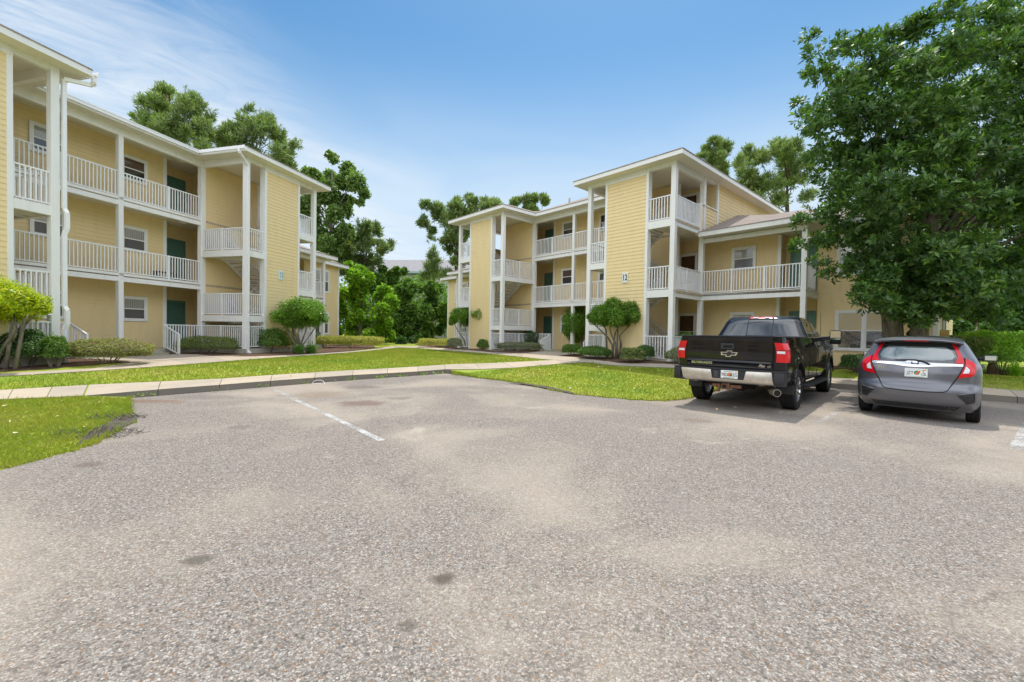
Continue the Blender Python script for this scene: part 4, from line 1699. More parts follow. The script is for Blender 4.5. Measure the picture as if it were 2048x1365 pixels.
big_tree('broadleaf_tree', 'bright lime green tree by the end of the left building', 'trees closing the gap between the buildings', 718, 34, dense(brightE, 3), 'lf_bright', 'bark', 'broad', 27000, .26, .6, .14, 10, 1.0, (730, 580), .4)
midF = [(768, 545, 18), (792, 548, 16), (780, 575, 30), (752, 570, 20), (800, 605, 30), (772, 610, 26)]
big_tree('broadleaf_tree', 'deep green tree behind the lime green one', 'trees closing the gap between the buildings', 782, 44, dense(midF, 3), 'lf_mid', 'bark', 'broad', 16200, .3, .6, .15, 8, .8, (780, 570), .4)
midG = [(848, 565, 20), (820, 580, 26), (870, 585, 24), (840, 605, 38), (880, 612, 24), (810, 630, 30), (852, 640, 38), (885, 645, 22), (820, 668, 28), (866, 674, 28), (840, 690, 20), (795, 678, 20)]
big_tree('broadleaf_tree', 'yellow-green tree left of the right building, its foot in deep shade', 'trees closing the gap between the buildings', 845, 40, dense(midG, 3), 'lf_mid', 'bark', 'broad', 27000, .28, .6, .15, 10, .9, (848, 590), .4)
darkH = [(800, 690, 16), (826, 690, 18), (855, 692, 18), (880, 690, 16), (775, 690, 14)]
big_tree('understorey_shrub', 'dark shaded shrub under the trees at the end of the path', None, 830, 36, dense(darkH, 3), 'lf_dark', 'bark', 'broad', 5000, .2, .6, .05, 5, .5, None, .4, cat='shrub')
vineI = [(880, 422, 20), (858, 436, 18), (915, 414, 22), (952, 408, 20), (985, 412, 16), (900, 440, 30), (940, 436, 28), (972, 425, 20), (866, 462, 10), (866, 482, 8), (905, 476, 22), (930, 462, 26), (905, 505, 14), (908, 530, 12), (906, 555, 13), (1000, 410, 12), (925, 492, 16), (848, 444, 10)]
big_tree('pine_tree', 'flat-topped pine with a vine-covered trunk left of the right building', 'pines behind the right building', 908, 46, dense(vineI, 3, .5), 'lf_pine', 'bark_pine', 'pine', 2200, .40, .09, .28, 12, 1.2, (915, 425), .3, 13)
smallJ = [(866, 500, 5), (866, 512, 9), (870, 526, 13), (858, 536, 11), (866, 548, 16), (848, 556, 9), (886, 552, 9)]
big_tree('pine_tree', 'young pointed pine in front of the far shingle roof', 'pines behind the right building', 866, 52, smallJ, 'lf_pine', 'bark_pine', 'pine', 420, .45, .06, .1, 5, .4, (866, 495), .2, 12)
roundK = [(1055, 398, 16), (1034, 404, 14), (1078, 402, 15), (1058, 412, 20), (1090, 408, 8), (1024, 408, 8), (1068, 420, 14)]
big_tree('pine_tree', 'pine with a rounded crown just above the middle roof of the right building', 'pines behind the right building', 1062, 50, dense(roundK, 3, .45), 'lf_pine', 'bark_pine', 'pine', 1200, .36, .09, .25, 8, .8, (1058, 405), .3, 13)
pineL = [(1428, 282, 13), (1440, 296, 15), (1412, 302, 16), (1428, 318, 24), (1396, 316, 9), (1446, 318, 14), (1420, 336, 24), (1440, 340, 20)]
big_tree('pine_tree', 'narrow pine above the ridge of the tower numbered 12', 'pines behind the right building', 1425, 40, dense(pineL, 3, .45), 'lf_pine', 'bark_pine', 'pine', 1500, .32, .06, .2, 10, .8, (1428, 285), .3, 13)
pineM = [(1492, 330, 20), (1520, 318, 22), (1556, 306, 22), (1584, 300, 22), (1500, 358, 30), (1540, 350, 36), (1580, 340, 32), (1480, 345, 14), (1560, 380, 32), (1600, 370, 26), (1520, 382, 22), (1612, 320, 20)]
big_tree('pine_tree', 'wide bushy pine between the right building and the big dark tree', 'pines behind the right building', 1600, 38, dense(pineM, 4, .6, .5), 'lf_pine', 'bark_pine', 'pine', 2400, .34, .065, .25, 14, 1.0, (1570, 320), .12, 13)
for tx, Y, lst, lab in ((1955, 27, [(1905, 590, 34), (1940, 560, 40), (1930, 620, 34), (1965, 600, 34), (1900, 640, 26), (1925, 655, 22)], 'dark leafy tree with a pale trunk behind the hedge at the right'),
                        (2040, 30, [(1990, 560, 44), (2040, 550, 50), (2000, 610, 42), (2050, 620, 46), (1990, 655, 30), (2030, 660, 34), (2080, 590, 50), (2090, 650, 40)], 'dense dark tree behind the hedge at the right picture edge'),
                        (2140, 34, [(2120, 540, 60), (2180, 600, 60), (2130, 640, 50), (2200, 520, 70)], 'dark tree beyond the right picture edge')):
    big_tree('broadleaf_tree', lab, 'shady trees at the right edge', tx, Y, dense(lst, 3), 'lf_dark', 'bark', 'broad', 19800, .24, .6, .17, 9, .9, None, .35)

# far wood closing the horizon
fl = []
for px, py, r in [(x, 600 + 22 * math.sin(x * .05), 34) for x in range(560, 940, 16)] + [(x, 640, 34) for x in range(560, 940, 20)] + [(x, 600 + 30 * math.sin(x * .03), 60) for x in range(1870, 2260, 26)] + [(x, 560, 50) for x in range(1900, 2260, 34)]:
    p = at(px, py, 60 + random.uniform(-4, 4))
    fl.append((p[0], p[1], p[2], r * 60 / F_PX * random.uniform(.7, 1.1)))
for i in range(46):
    a = R(-100 + i * 2.6) if i < 30 else R(195 + i * 1.2)
    rr = random.uniform(34, 44)
    fl.append((rr * math.cos(a), rr * math.sin(a), random.uniform(1, 7), random.uniform(1.8, 3.2)))
v, q = broad_crown(fl, 44000, .5, .6, shell=.6)
tag(link_mesh('far_wood', raw_mesh('far_wood', v, q, M['lf_mid'])), 'dim mass of woodland far beyond the buildings', 'woodland', kind='stuff')

# the big glossy tree in front of the right building
MAG_Y = 13.6
mag = [(2005, 10, 40), (1960, 30, 45), (1900, 35, 42), (1845, 60, 42), (1800, 75, 40), (1755, 85, 36), (1715, 100, 34), (1680, 90, 26), (1655, 120, 22), (1622, 78, 12), (1626, 108, 15), (1640, 150, 30),
       (2050, 50, 55), (2060, 130, 70), (1990, 100, 60), (1920, 110, 60), (1850, 130, 60), (1780, 150, 60), (1710, 165, 50), (1612, 150, 20), (1594, 215, 14), (1610, 225, 24), (1650, 215, 42), (1630, 255, 34),
       (1720, 240, 62), (1800, 230, 70), (1880, 220, 70), (1960, 210, 70), (2050, 230, 80), (1640, 300, 40), (1700, 310, 60), (1780, 320, 70), (1870, 310, 75), (1960, 310, 75), (2060, 330, 80), (1690, 380, 52),
       (1640, 350, 24), (1760, 400, 70), (1850, 400, 75), (1940, 410, 75), (2040, 430, 80), (1660, 425, 32), (1625, 430, 20), (1600, 447, 12), (1600, 490, 14), (1640, 478, 24), (1690, 470, 44), (1760, 480, 60), (1850, 490, 65), (1940, 500, 65), (2030, 510, 70),
       (1640, 525, 24), (1668, 545, 20), (1700, 530, 40), (1760, 555, 45), (1830, 560, 50), (1900, 570, 46), (1975, 575, 45), (2040, 580, 50), (1722, 590, 26), (1770, 605, 28), (1830, 615, 32), (1890, 605, 26), (1820, 640, 24), (1790, 625, 26), (1850, 630, 24), (1740, 600, 26), (1915, 625, 24), (1960, 620, 30), (1990, 630, 26), (2110, 200, 90), (2140, 330, 90), (2130, 460, 80), (2130, 80, 70), (2110, 560, 60)]
lumps = []
for px, py, r in mag:
    n_ = 2 if r < 30 else 3 if r < 50 else 5
    for _ in range(n_):
        fx = (px - 1860) / 300.0
        fy = (py - 330) / 350.0
        dep = math.sqrt(max(0.05, 1 - min(.95, fx * fx * .8 + fy * fy * .7)))
        y = MAG_Y + random.choice((-1, -1, -.6, .2, 1)) * dep * 3.2 * random.uniform(.6, 1.0)
        j = r * .35
        p = at(px + random.uniform(-j, j), py + random.uniform(-j, j), y)
        lumps.append((p[0], p[1], p[2], max(.22, r * .62 * y / F_PX), .75))
for px, py, r in ((1790, 560, 46), (1850, 555, 48), (1815, 590, 40), (1770, 600, 30), (1860, 600, 34), (1905, 590, 36), (1812, 632, 26), (1845, 640, 22), (1785, 628, 20), (1880, 625, 22), (1735, 575, 32), (1950, 590, 38), (1990, 600, 34), (1830, 520, 50), (1770, 520, 46), (1900, 530, 50)):
    for _ in range(3):
        y = MAG_Y - random.uniform(.9, 2.6)
        p = at(px + random.uniform(-.4, .4) * r, py + random.uniform(-.3, .25) * r, y)
        lumps.append((p[0], p[1], p[2], r * .6 * y / F_PX, .75))
vq1 = rosette_crown(lumps, 17500, 10, .165, .36, shell=.5, up=.3)
base = (*gp(1812, 722), 0)
base = F12(14.15, 1.9)
base = (base[0], base[1], gz(*base))
mg = empty('magnolia_tree', base, 0, 'huge glossy dark green broadleaf tree with twin trunks towering over the parked hatchback', 'tree')
me = raw_mesh('crown', vq1[0] - np.array(base, np.float32), vq1[1], M['lf_magnolia'])
link_mesh('crown', me, mg)
mb = MB()
for sx, r_, lean in ((-.26, .27, -.5), (.24, .23, .6)):
    c0 = np.array([sx * .75, -sx * .8, -.2])
    pts = [c0, c0 + (0, 0, .5), c0 + (sx * .2, 0, 1.6), c0 + (lean * .35, .1, 3.4), c0 + (lean * .9, .1, 5.6), c0 + (lean * 1.5, 0, 8.2)]
    mb.tube(pts, [r_ * 1.3, r_ * 1.05, r_, r_ * .85, r_ * .6, r_ * .2], 12)
for i in np.argsort([-l[3] for l in lumps])[:46]:
    tgt = np.array(lumps[i][:3]) - np.array(base)
    s0 = random.uniform(.35, .9) * min(8, max(2.4, tgt[2] * .8))
    lean = -.5 if tgt[0] < 0 else .6
    limb(mb, (lean * s0 * .17, .05, s0), tgt, .09, .018, .1, 6, 5)
mb.build('trunk', M['bark_mottled'], mg, smooth=True)


# ------------------------------------------------------------ clipped trees and shrubs
def clipped(name, label, cat, group, base_px, lst, leafm, n, L, stems, asp=.55, Y=None, barkm='bark', spread=.3, shell=.72, stem_r=.045):
    b = gp(*base_px)
    base = (b[0], b[1], gz(*b))
    Y = b[1]
    lumps = px_lumps(lst, Y, spread)
    extra = []
    for x, y, z, r in lumps:
        for _ in range(2):
            extra.append((x + random.gauss(0, .3) * r, y + random.gauss(0, .8) * r, z + random.gauss(0, .08) * r, r * random.uniform(.8, 1.0)))
    lumps = lumps + extra
    root = empty(name, base, 0, label, cat, group)
    v, q = broad_crown(lumps, int(n * 2.6), L * 1.15, asp, shell=shell, droop=.0, up=.12, tang=True)
    link_mesh('crown', raw_mesh('crown', v - np.array(base, np.float32), q, M[leafm]), root)
    mb = MB()
    for st in stems:
        pts = [at(px, py, Y + random.uniform(-.25, .25) * (0 if i == 0 else 1)) - np.array(base) for i, (px, py) in enumerate(st)]
        pts[0][2] = -.1
        rr = [stem_r * (1.15 - .75 * i / (len(pts) - 1)) for i in range(len(pts))]
        mb.tube(pts, rr, 7)
    mb.build('trunk', M[barkm], root, smooth=True)
    return root


TP = 'small trees clipped to umbrella crowns'
clipped('topiary_tree', 'clipped tree with a bright yellow-green crown, cut off by the left picture edge', 'topiary', TP, (-22, 740),
        [(8, 588, 26), (40, 600, 26), (66, 608, 18), (-25, 585, 32), (12, 612, 24), (48, 620, 22), (80, 618, 11), (-45, 600, 34), (-10, 620, 26), (90, 622, 7), (-80, 600, 34)], 'lf_yellow', 9500, .062,
        [[(-20, 738), (-15, 700), (10, 678), (50, 650), (70, 630)], [(-18, 730), (10, 692), (30, 660), (28, 630)], [(-14, 715), (20, 690), (32, 668), (34, 640)], [(-16, 700), (-5, 660), (-10, 630)], [(10, 678), (24, 650), (12, 628)], [(28, 660), (48, 642), (58, 628)]])
clipped('topiary_tree', 'umbrella-shaped clipped tree before the tower numbered 13', 'topiary', TP, (599, 707),
        [(600, 616, 20), (575, 622, 20), (628, 620, 18), (562, 634, 12), (640, 634, 11), (600, 636, 22), (578, 642, 14), (624, 642, 14), (648, 640, 6), (552, 636, 6)], 'lf_topiary', 8000, .065,
        [[(594, 706), (590, 690), (578, 665), (572, 648)], [(597, 706), (597, 690), (588, 660), (590, 645)], [(600, 706), (603, 685), (612, 662), (612, 645)], [(602, 706), (606, 690), (622, 668), (634, 650)], [(603, 690), (596, 668), (600, 650)], [(588, 680), (586, 660), (582, 648)]])
clipped('topiary_tree', 'domed clipped tree with slanting stems before the far tower of the right building', 'topiary', TP, (935, 698),
        [(918, 629, 13), (938, 625, 13), (955, 630, 12), (906, 640, 9), (930, 640, 14), (955, 642, 11), (902, 646, 5), (964, 644, 5)], 'lf_topiary', 6000, .07,
        [[(934, 698), (928, 680), (916, 662), (908, 648)], [(936, 698), (934, 675), (930, 648)], [(938, 698), (944, 676), (954, 655), (956, 645)], [(937, 698), (942, 680), (946, 660), (944, 645)]])
clipped('topiary_tree', 'tall egg-shaped clipped tree on one stem beside the entry steps of the right building', 'topiary', TP, (1166, 704),
        [(1147, 628, 17), (1148, 646, 20), (1147, 664, 18), (1150, 674, 12), (1135, 640, 11), (1160, 640, 12), (1136, 660, 11), (1160, 660, 12)], 'lf_topiary', 7000, .07,
        [[(1166, 704), (1164, 690), (1160, 670), (1152, 640)]], stem_r=.06)
clipped('topiary_tree', 'broad clipped tree with many bare winding stems beneath the number 12', 'topiary', TP, (1233, 719),
        [(1200, 630, 19), (1228, 616, 17), (1256, 622, 18), (1269, 634, 12), (1188, 638, 11), (1228, 636, 18), (1252, 642, 12), (1208, 644, 10), (1180, 634, 6), (1277, 630, 6)], 'lf_topiary', 8500, .065,
        [[(1228, 718), (1224, 690), (1216, 676), (1196, 656), (1184, 646)], [(1232, 718), (1232, 690), (1222, 668), (1218, 648)], [(1236, 718), (1234, 690), (1236, 660), (1232, 640)], [(1238, 718), (1242, 690), (1239, 672), (1258, 652), (1264, 645)], [(1224, 690), (1230, 668), (1240, 648)], [(1216, 676), (1212, 660), (1206, 648)]])


def shrub(name, label, cat, group, px, py, wpx, hpx, leafm, n, L, asp=.55, box=.0, depth=None, rough=.10):
    """rounded shrub: px, py foot on the ground, width and height in photograph pixels"""
    b = gp(px, py)
    k = b[1] / F_PX
    rx, hz = wpx * k / 2, hpx * k
    ry = depth or min(rx, .75)
    b = (b[0], b[1] + ry * .6)
    base = (b[0], b[1], gz(*b))
    root = empty(name, base, 0, label, cat, group)
    n = int(n * 1.9)
    d = rand_dirs(n)
    d[:, 2] = np.abs(d[:, 2]) * 1.0 - .22
    e = 2 + box * 4
    sc = 1 / np.maximum((np.abs(d) ** e).sum(1) ** (1 / e), 1e-6)
    n = len(d)
    lob = 1 + rough * np.sin(d[:, 0] * 7 + px) * np.cos(d[:, 1] * 6 + py) + rough * .7 * np.sin(d[:, 2] * 9 + px * .3) + .05 * RNG.normal(size=n)
    rad = sc * lob * (.70 + .30 * RNG.random(n) ** .4)
    stray = RNG.random(n) > .985
    rad = np.where(stray, rad * RNG.uniform(1.0, 1.28, n), rad)
    p = d * rad[:, None] * np.array([rx, ry, hz * .56])
    p[:, 2] += hz * .46
    p[:, 2] = np.maximum(p[:, 2], .02)
    ax = unit(d * .5 + rand_dirs(n))
    nr = unit(d * 1.0 + np.array([0, 0, .5]) + .5 * rand_dirs(n))
    ln = L * (.65 + .7 * RNG.random(n))
    v, q = leaf_quads(p, ax, nr, ln, ln * asp)
    link_mesh('foliage', raw_mesh('foliage', v, q, M[leafm]), root)
    mb = MB()
    for i in range(7):
        a = random.uniform(0, 6.28)
        limb(mb, (.06 * math.cos(a), .06 * math.sin(a), -.05), (rx * .6 * math.cos(a), ry * .6 * math.sin(a), hz * .6), .018, .006, .08, 5, 3)
    mb.build('stem', M['bark'], root)
    return root


SG = 'shrubs along the building fronts'
shrub('nandina_shrub', 'dark feathery shrub at the left picture edge beneath the yellow-green clipped tree', 'shrub', SG, 22, 738, 92, 72, 'lf_dark', 4200, .085, .4)
shrub('nandina_shrub', 'thin airy shrub with pale tips before the left downspout', 'shrub', SG, 96, 737, 42, 66, 'lf_mid', 1300, .075, .35)
shrub('azalea_shrub', 'broad purplish green shrub right of the left downspout', 'shrub', SG, 186, 731, 140, 50, 'lf_purple', 7500, .055, .5, .25)
shrub('holly_shrub', 'round dark green ball shrub at the railing near the left steps', 'shrub', SG, 402, 704, 46, 46, 'lf_holly', 3600, .05, .6, .1)
shrub('hedge', 'low clipped green hedge beside the left entry steps', 'hedge', SG, 400, 709, 106, 33, 'lf_hedge', 7500, .045, .55, .6)
shrub('azalea_shrub', 'low round green shrub at the right end of the hedge by the left steps', 'shrub', SG, 448, 706, 42, 30, 'lf_mid', 3000, .05, .55, .3)
shrub('azalea_shrub', 'upright loose green shrub by the corner post of the tower numbered 13', 'shrub', SG, 530, 707, 54, 46, 'lf_mid', 3600, .075, .5, .3)
shrub('azalea_shrub', 'upright brownish green shrub left of the umbrella-shaped tree', 'shrub', SG, 566, 705, 40, 46, 'lf_purple', 2600, .075, .5, .3)
shrub('holly_shrub', 'small dark shrub behind the umbrella-shaped tree', 'shrub', SG, 622, 694, 38, 30, 'lf_holly', 2600, .055, .6, .4)
shrub('azalea_shrub', 'small yellowish shrub at the left end of the long gold hedge', 'shrub', SG, 646, 698, 32, 26, 'lf_gold', 2200, .055, .6, .3)
shrub('hedge', 'long low gold-green hedge at the end of the left building', 'hedge', SG, 704, 697.5, 100, 24, 'lf_gold', 7500, .06, .6, .8)
shrub('hedge', 'low pale gold hedge at the far end of the right building', 'hedge', SG, 866, 696.5, 62, 17, 'lf_gold', 4500, .06, .6, .7)
shrub('azalea_shrub', 'grey-green shrub left of the domed clipped tree', 'shrub', SG, 908, 700, 30, 22, 'lf_grey', 2000, .06, .5, .2)
shrub('azalea_shrub', 'dark leafy shrub by the far tower corner right of the domed clipped tree', 'shrub', SG, 968, 701, 28, 20, 'lf_mid', 1900, .07, .5, .2)
shrub('azalea_shrub', 'thin greyish shrub left of the low grey hedge', 'shrub', SG, 990, 700, 22, 18, 'lf_grey', 1100, .06, .5, .1)
shrub('hedge', 'low greyish hedge below the far landing rail of the right building', 'hedge', SG, 1038, 704, 86, 18, 'lf_grey', 5200, .055, .5, .4)
shrub('holly_shrub', 'very dark ball shrub at the landing rail of the right building', 'shrub', SG, 1060, 701, 37, 38, 'lf_holly', 3600, .055, .6, .3)
shrub('azalea_shrub', 'low dark green shrub under the egg-shaped clipped tree', 'shrub', SG, 1145, 713, 36, 23, 'lf_mid', 2600, .055, .55, .3)
shrub('azalea_shrub', 'low spreading green shrub left of the winding bare stems', 'shrub', SG, 1192, 720, 60, 25, 'lf_mid', 3800, .055, .55, .3)
shrub('azalea_shrub', 'olive green shrub against the wall right of the winding bare stems', 'shrub', SG, 1268, 728, 44, 30, 'lf_hedge', 2800, .06, .55, .2)
shrub('azalea_shrub', 'dark green shrub by the tower corner rail below the number 12', 'shrub', SG, 1293, 724, 34, 32, 'lf_dark', 2400, .06, .55, .2)
shrub('azalea_shrub', 'grey twiggy shrub at the tower corner post just left of the pickup', 'shrub', SG, 1362, 731, 48, 32, 'lf_grey', 2600, .05, .5, .2)
shrub('holly_shrub', 'dense green ball shrub peeking over the pickup bed', 'shrub', SG, 1378, 724, 44, 56, 'lf_topiary', 3600, .055, .55, .3)
shrub('azalea_shrub', 'green shrub under the wide window between the two vehicles', 'shrub', SG, 1728, 748, 54, 36, 'lf_dark', 2800, .06, .5, .2)
shrub('hedge', 'tall bright green hedge at the right picture edge', 'hedge', SG, 2040, 748, 130, 78, 'lf_lime', 9000, .085, .5, .8, 1.0)
shrub('hedge', 'olive clipped hedge behind the hatchback', 'hedge', SG, 1935, 745, 96, 66, 'lf_hedge', 6500, .07, .5, .8, .8)
shrub('hedge', 'bright hedge beyond the right picture edge', 'hedge', SG, 2170, 752, 130, 84, 'lf_lime', 5000, .09, .5, .8, 1.0)


def blade_clump(name, label, group, px, py, h, spread, n, leafm, wd=.02, cat='plant'):
    b = gp(px, py)
    base = (b[0], b[1], gz(*b))
    root = empty(name, base, 0, label, cat, group)
    vs, qs = [], []
    for i in range(n):
        a = random.uniform(0, 2 * math.pi)
        s = spread * math.sqrt(random.random())
        hh = h * random.uniform(.6, 1.1)
        ox, oy = random.gauss(0, spread * .12), random.gauss(0, spread * .12)
        pr = None
        for j in range(5):
            t = j / 4
            r = s * t ** 1.3
            z = hh * (1.5 * t - .85 * t * t * (s / spread + .3))
            ww = wd * (1 - t * .85) / 2
            p = (ox + r * math.cos(a), oy + r * math.sin(a), z)
            vs += [(p[0] - ww * math.sin(a), p[1] + ww * math.cos(a), p[2]), (p[0] + ww * math.sin(a), p[1] - ww * math.cos(a), p[2])]
            k = len(vs)
            if j:
                qs.append((k - 4, k - 3, k - 1, k - 2))
    link_mesh('foliage', raw_mesh('foliage', vs, qs, M[leafm], True), root)
    return root


blade_clump('lilyturf_clump', 'dark strappy grass clump at the foot of the umbrella-shaped tree', 'strappy grass clumps', 598, 709, .55, .55, 320, 'lf_lily', .022)
blade_clump('lilyturf_clump', 'arching strappy grass clump right of the umbrella-shaped tree', 'strappy grass clumps', 622, 708, .6, .65, 340, 'lf_lily', .022)
blade_clump('lilyturf_clump', 'pale lime strappy clump before the hedge at the right picture edge', 'strappy grass clumps', 2030, 752, .5, .5, 260, 'lf_lime', .026)
blade_clump('lilyturf_clump', 'pale lime strappy clump beyond the right picture edge', 'strappy grass clumps', 2085, 754, .5, .5, 200, 'lf_lime', .026)


def sago(px, py, label):
    b = gp(px, py)
    base = (b[0], b[1], gz(*b))
    root = empty('sago_palm', base, 0, label, 'palm')
    vs, qs = [], []
    for i in range(26):
        a = 2 * math.pi * i / 26 + random.uniform(-.1, .1)
        reach = random.uniform(.65, 1.0)
        rise = random.uniform(.25, .75)
        pts = []
        for j in range(24):
            t = j / 23
            r = reach * t
            z = .35 + rise * math.sin(t * 2.2) * .9 - .25 * t * t
            pts.append(np.array([r * math.cos(a), r * math.sin(a), z]))
        sd = np.array([-math.sin(a), math.cos(a), 0])
        for j in range(2, 23):
            t = j / 23
            d = pts[j + 1] - pts[j] if j < 23 else pts[j] - pts[j - 1]
            d = d / np.linalg.norm(d)
            ln = .17 * math.sin(math.pi * min(1, .15 + t * .85)) + .02
            for s in (-1, 1):
                tip = pts[j] + (sd * s * .9 + d * .5) * ln + np.array([0, 0, .03])
                k = len(vs)
                vs += [pts[j] - d * .007, pts[j] + d * .007, tip + d * .002, tip - d * .002]
                qs.append((k, k + 1, k + 2, k + 3))
            k = len(vs)
            vs += [pts[j] - sd * .008, pts[j] + sd * .008, pts[j + 1] + sd * .008, pts[j + 1] - sd * .008]
            qs.append((k, k + 1, k + 2, k + 3))
    link_mesh('frond', raw_mesh('frond', vs, qs, M['lf_mid']), root)
    mb = MB()
    mb.tube([(0, 0, -.05), (0, 0, .2), (0, 0, .38)], [.13, .14, .1], 10)
    mb.build('trunk', M['bark_pine'], root)


sago(1985, 748, 'sago palm with arching feather fronds beside the hatchback mirror')


# ------------------------------------------------------------ grass blades, dead twigs, fallen leaves
def scatter_in(poly, n, x0, x1, y0, y1, keep=None):
    x = RNG.uniform(x0, x1, n)
    y = RNG.uniform(y0, y1, n)
    k = in_poly(x, y, poly)
    return x[k], y[k]


def hz_arr(x, y):
    out = np.empty(len(x))
    for i in range(0, len(x), 20000):
        a, b_ = x[i:i + 20000], y[i:i + 20000]
        out[i:i + 20000] = np.hypot(_ctrl[None, :, 0] - a[:, None], _ctrl[None, :, 1] - b_[:, None]) @ _W[:-1] + _W[-1]
    return out


vis_l = [gp(*p) for p in ((-60, 960), (0, 941), (60, 926), (130, 906), (190, 891), (225, 869), (258, 846), (262, 821), (258, 800), (166, 794.5), (0, 802), (-60, 806))]
vis_m = [gp(*p) for p in ((-60, 786), (0, 781.5), (178, 771), (430, 759.5), (500, 754), (700, 741.5), (890, 729.8), (1100, 721.6), (980, 709), (900, 703), (830, 697.3), (800, 696.6), (720, 705), (640, 711), (540, 717.5), (430, 726.5), (320, 735), (200, 743.5), (0, 755), (-60, 760))]
vis_r = [gp(*p) for p in ((906, 749.5), (1008, 739), (1110, 730), (1185, 725.5), (1240, 735), (1377, 739), (1480, 745))] + edge_m[::-1]
vis_s = [gp(*p) for p in ((676, 702), (720, 699.5), (770, 692.6), (782, 693), (760, 697.5), (720, 702))]
vis_q = [tuple(np.array(p) + 0) for p in (gp(1690, 745), gp(1750, 754), gp(1960, 751), gp(2060, 756))] + [kb[3], kb[2], kb[1]]
gx, gy = [], []
for poly, n, (x0, x1, y0, y1) in ((vis_l, 60000, (-9.5, -4.5, 4, 10)), (vis_m, 230000, (-16, 4, 8, 33)), (vis_r, 70000, (-3, 8, 8, 20)), (vis_s, 9000, (-14, -5, 18, 36)), (vis_q, 16000, (8, 16, 7, 16))):
    x, y = scatter_in(poly, n, x0, x1, y0, y1)
    gx.append(x)
    gy.append(y)
# ragged tufts along the edges of the paving
for line in (edge_l, edge_m, [gp(*p) for p in ((0, 781), (178, 771), (430, 759), (500, 753.5), (700, 741.5), (890, 730))], [gp(*p) for p in ((0, 802.5), (166, 795), (255, 799))], [gp(*p) for p in ((320, 735.5), (430, 727), (540, 718), (640, 711.5), (720, 705.5), (800, 697))]):
    for p, q in zip(line, line[1:]):
        L_ = math.dist(p, q)
        k = int(L_ * 110)
        t_ = RNG.random(k)
        gx.append(p[0] + (q[0] - p[0]) * t_ + RNG.normal(0, .025, k))
        gy.append(p[1] + (q[1] - p[1]) * t_ + RNG.normal(0, .025, k))
gx, gy = np.concatenate(gx), np.concatenate(gy)
for pl in SOIL:
    k = ~(in_poly(gx, gy, pl) & (RNG.random(len(gx)) > .12))
    gx, gy = gx[k], gy[k]
nb_ = len(gx)
gzv = hz_arr(gx, gy)
yaw = RNG.uniform(0, 2 * np.pi, nb_)
hh = RNG.uniform(.025, .062, nb_) * (1 + .6 * (RNG.random(nb_) > .95))
ww = RNG.uniform(.006, .012, nb_) * (1 + np.clip((gy - 9) / 12, 0, 1.5))
lean = RNG.normal(0, .6, (nb_, 2)) * hh[:, None]
V = np.empty((nb_, 3, 3), np.float32)
V[:, 0] = np.stack([gx - np.cos(yaw) * ww, gy - np.sin(yaw) * ww, gzv - .005], 1)
V[:, 1] = np.stack([gx + np.cos(yaw) * ww, gy + np.sin(yaw) * ww, gzv - .005], 1)
V[:, 2] = np.stack([gx + lean[:, 0], gy + lean[:, 1], gzv + hh], 1)
gm = raw_mesh('grass', V.reshape(-1, 3), np.arange(nb_ * 3, dtype=np.int32).reshape(-1, 3), M['blades'], False, 3)
tag(link_mesh('grass', gm), 'short yellow-green lawn grass around the footpaths', 'grass', kind='stuff')

# weeds in the kerb joint
kx, ky = [], []
for px, py, k in ((290, 792.5, 50), (440, 782, 14), (520, 775, 12), (610, 768.5, 16), (700, 761, 30), (760, 757, 50), (800, 754, 40), (840, 751, 40), (870, 749, 40)):
    p = g0(px, py)
    kx.append(RNG.normal(p[0], .12, k))
    ky.append(RNG.normal(p[1], .12, k))
kx, ky = np.concatenate(kx), np.concatenate(ky)
v, q = leaf_quads(np.stack([kx, ky, RNG.uniform(.01, .09, len(kx))], 1), rand_dirs(len(kx)) + np.array([0, 0, .8]), rand_dirs(len(kx)), np.full(len(kx), .07), np.full(len(kx), .02))
tag(link_mesh('weeds', raw_mesh('weeds', v, q, M['lf_lime'])), 'small green weeds in the joint below the kerb', 'weeds', kind='stuff')

twig = simple('dead_twig', (.13, .11, .095), .95, 0, .4, 20, .1)
for px, py, rad, n_, lab in ((196, 868, .42, 260, 'larger patch of dead dark twigs at the left lawn edge'), (232, 836, .32, 200, 'smaller patch of dead dark twigs behind the larger one at the left lawn edge')):
    b = gp(px, py)
    mb = MB()
    for i in range(n_):
        a, r = random.uniform(0, 6.28), rad * math.sqrt(random.random())
        x, y = r * math.cos(a) * 1.3, r * math.sin(a) * .8
        z = gz(b[0] + x, b[1] + y) - gz(*b)
        L_ = random.uniform(.03, .09)
        a2 = random.uniform(0, 6.28)
        up_ = random.uniform(.05, 1.0)
        mb.bar((x, y, z), (x + L_ * math.cos(a2), y + L_ * math.sin(a2), z + L_ * up_), .004, .004)
    o = mb.build('dead_twigs', twig)
    o.location = (b[0], b[1], gz(*b))
    tag(o, lab, 'twigs', 'dead twig patches')

lit = leaf_mat('leaf_fallen', [(.1, (.20, .10, .05)), (.4, (.42, .28, .15)), (.7, (.48, .38, .27)), (.95, (.55, .48, .4))], .1, .7, .2)
fx, fy = [], []
for poly, n, (x0, x1, y0, y1) in ((vis_l, 60, (-9.5, -4.5, 4, 10)), (vis_m, 420, (-16, 4, 8, 33)), (vis_r, 260, (-3, 8, 8, 20)), (vis_q, 120, (8, 16, 7, 16))):
    x, y = scatter_in(poly, n, x0, x1, y0, y1)
    fx.append(x)
    fy.append(y)
for px, py in ((640, 778), (650, 769), (1300, 770), (1370, 812), (790, 775), (970, 790), (630, 765)):
    p = g0(px, py)
    fx.append(RNG.normal(p[0], .4, 3))
    fy.append(RNG.normal(p[1], .4, 3))
fx, fy = np.concatenate(fx), np.concatenate(fy)
n_ = len(fx)
d = rand_dirs(n_)
d[:, 2] *= .25
sz = RNG.uniform(.04, .11, n_)
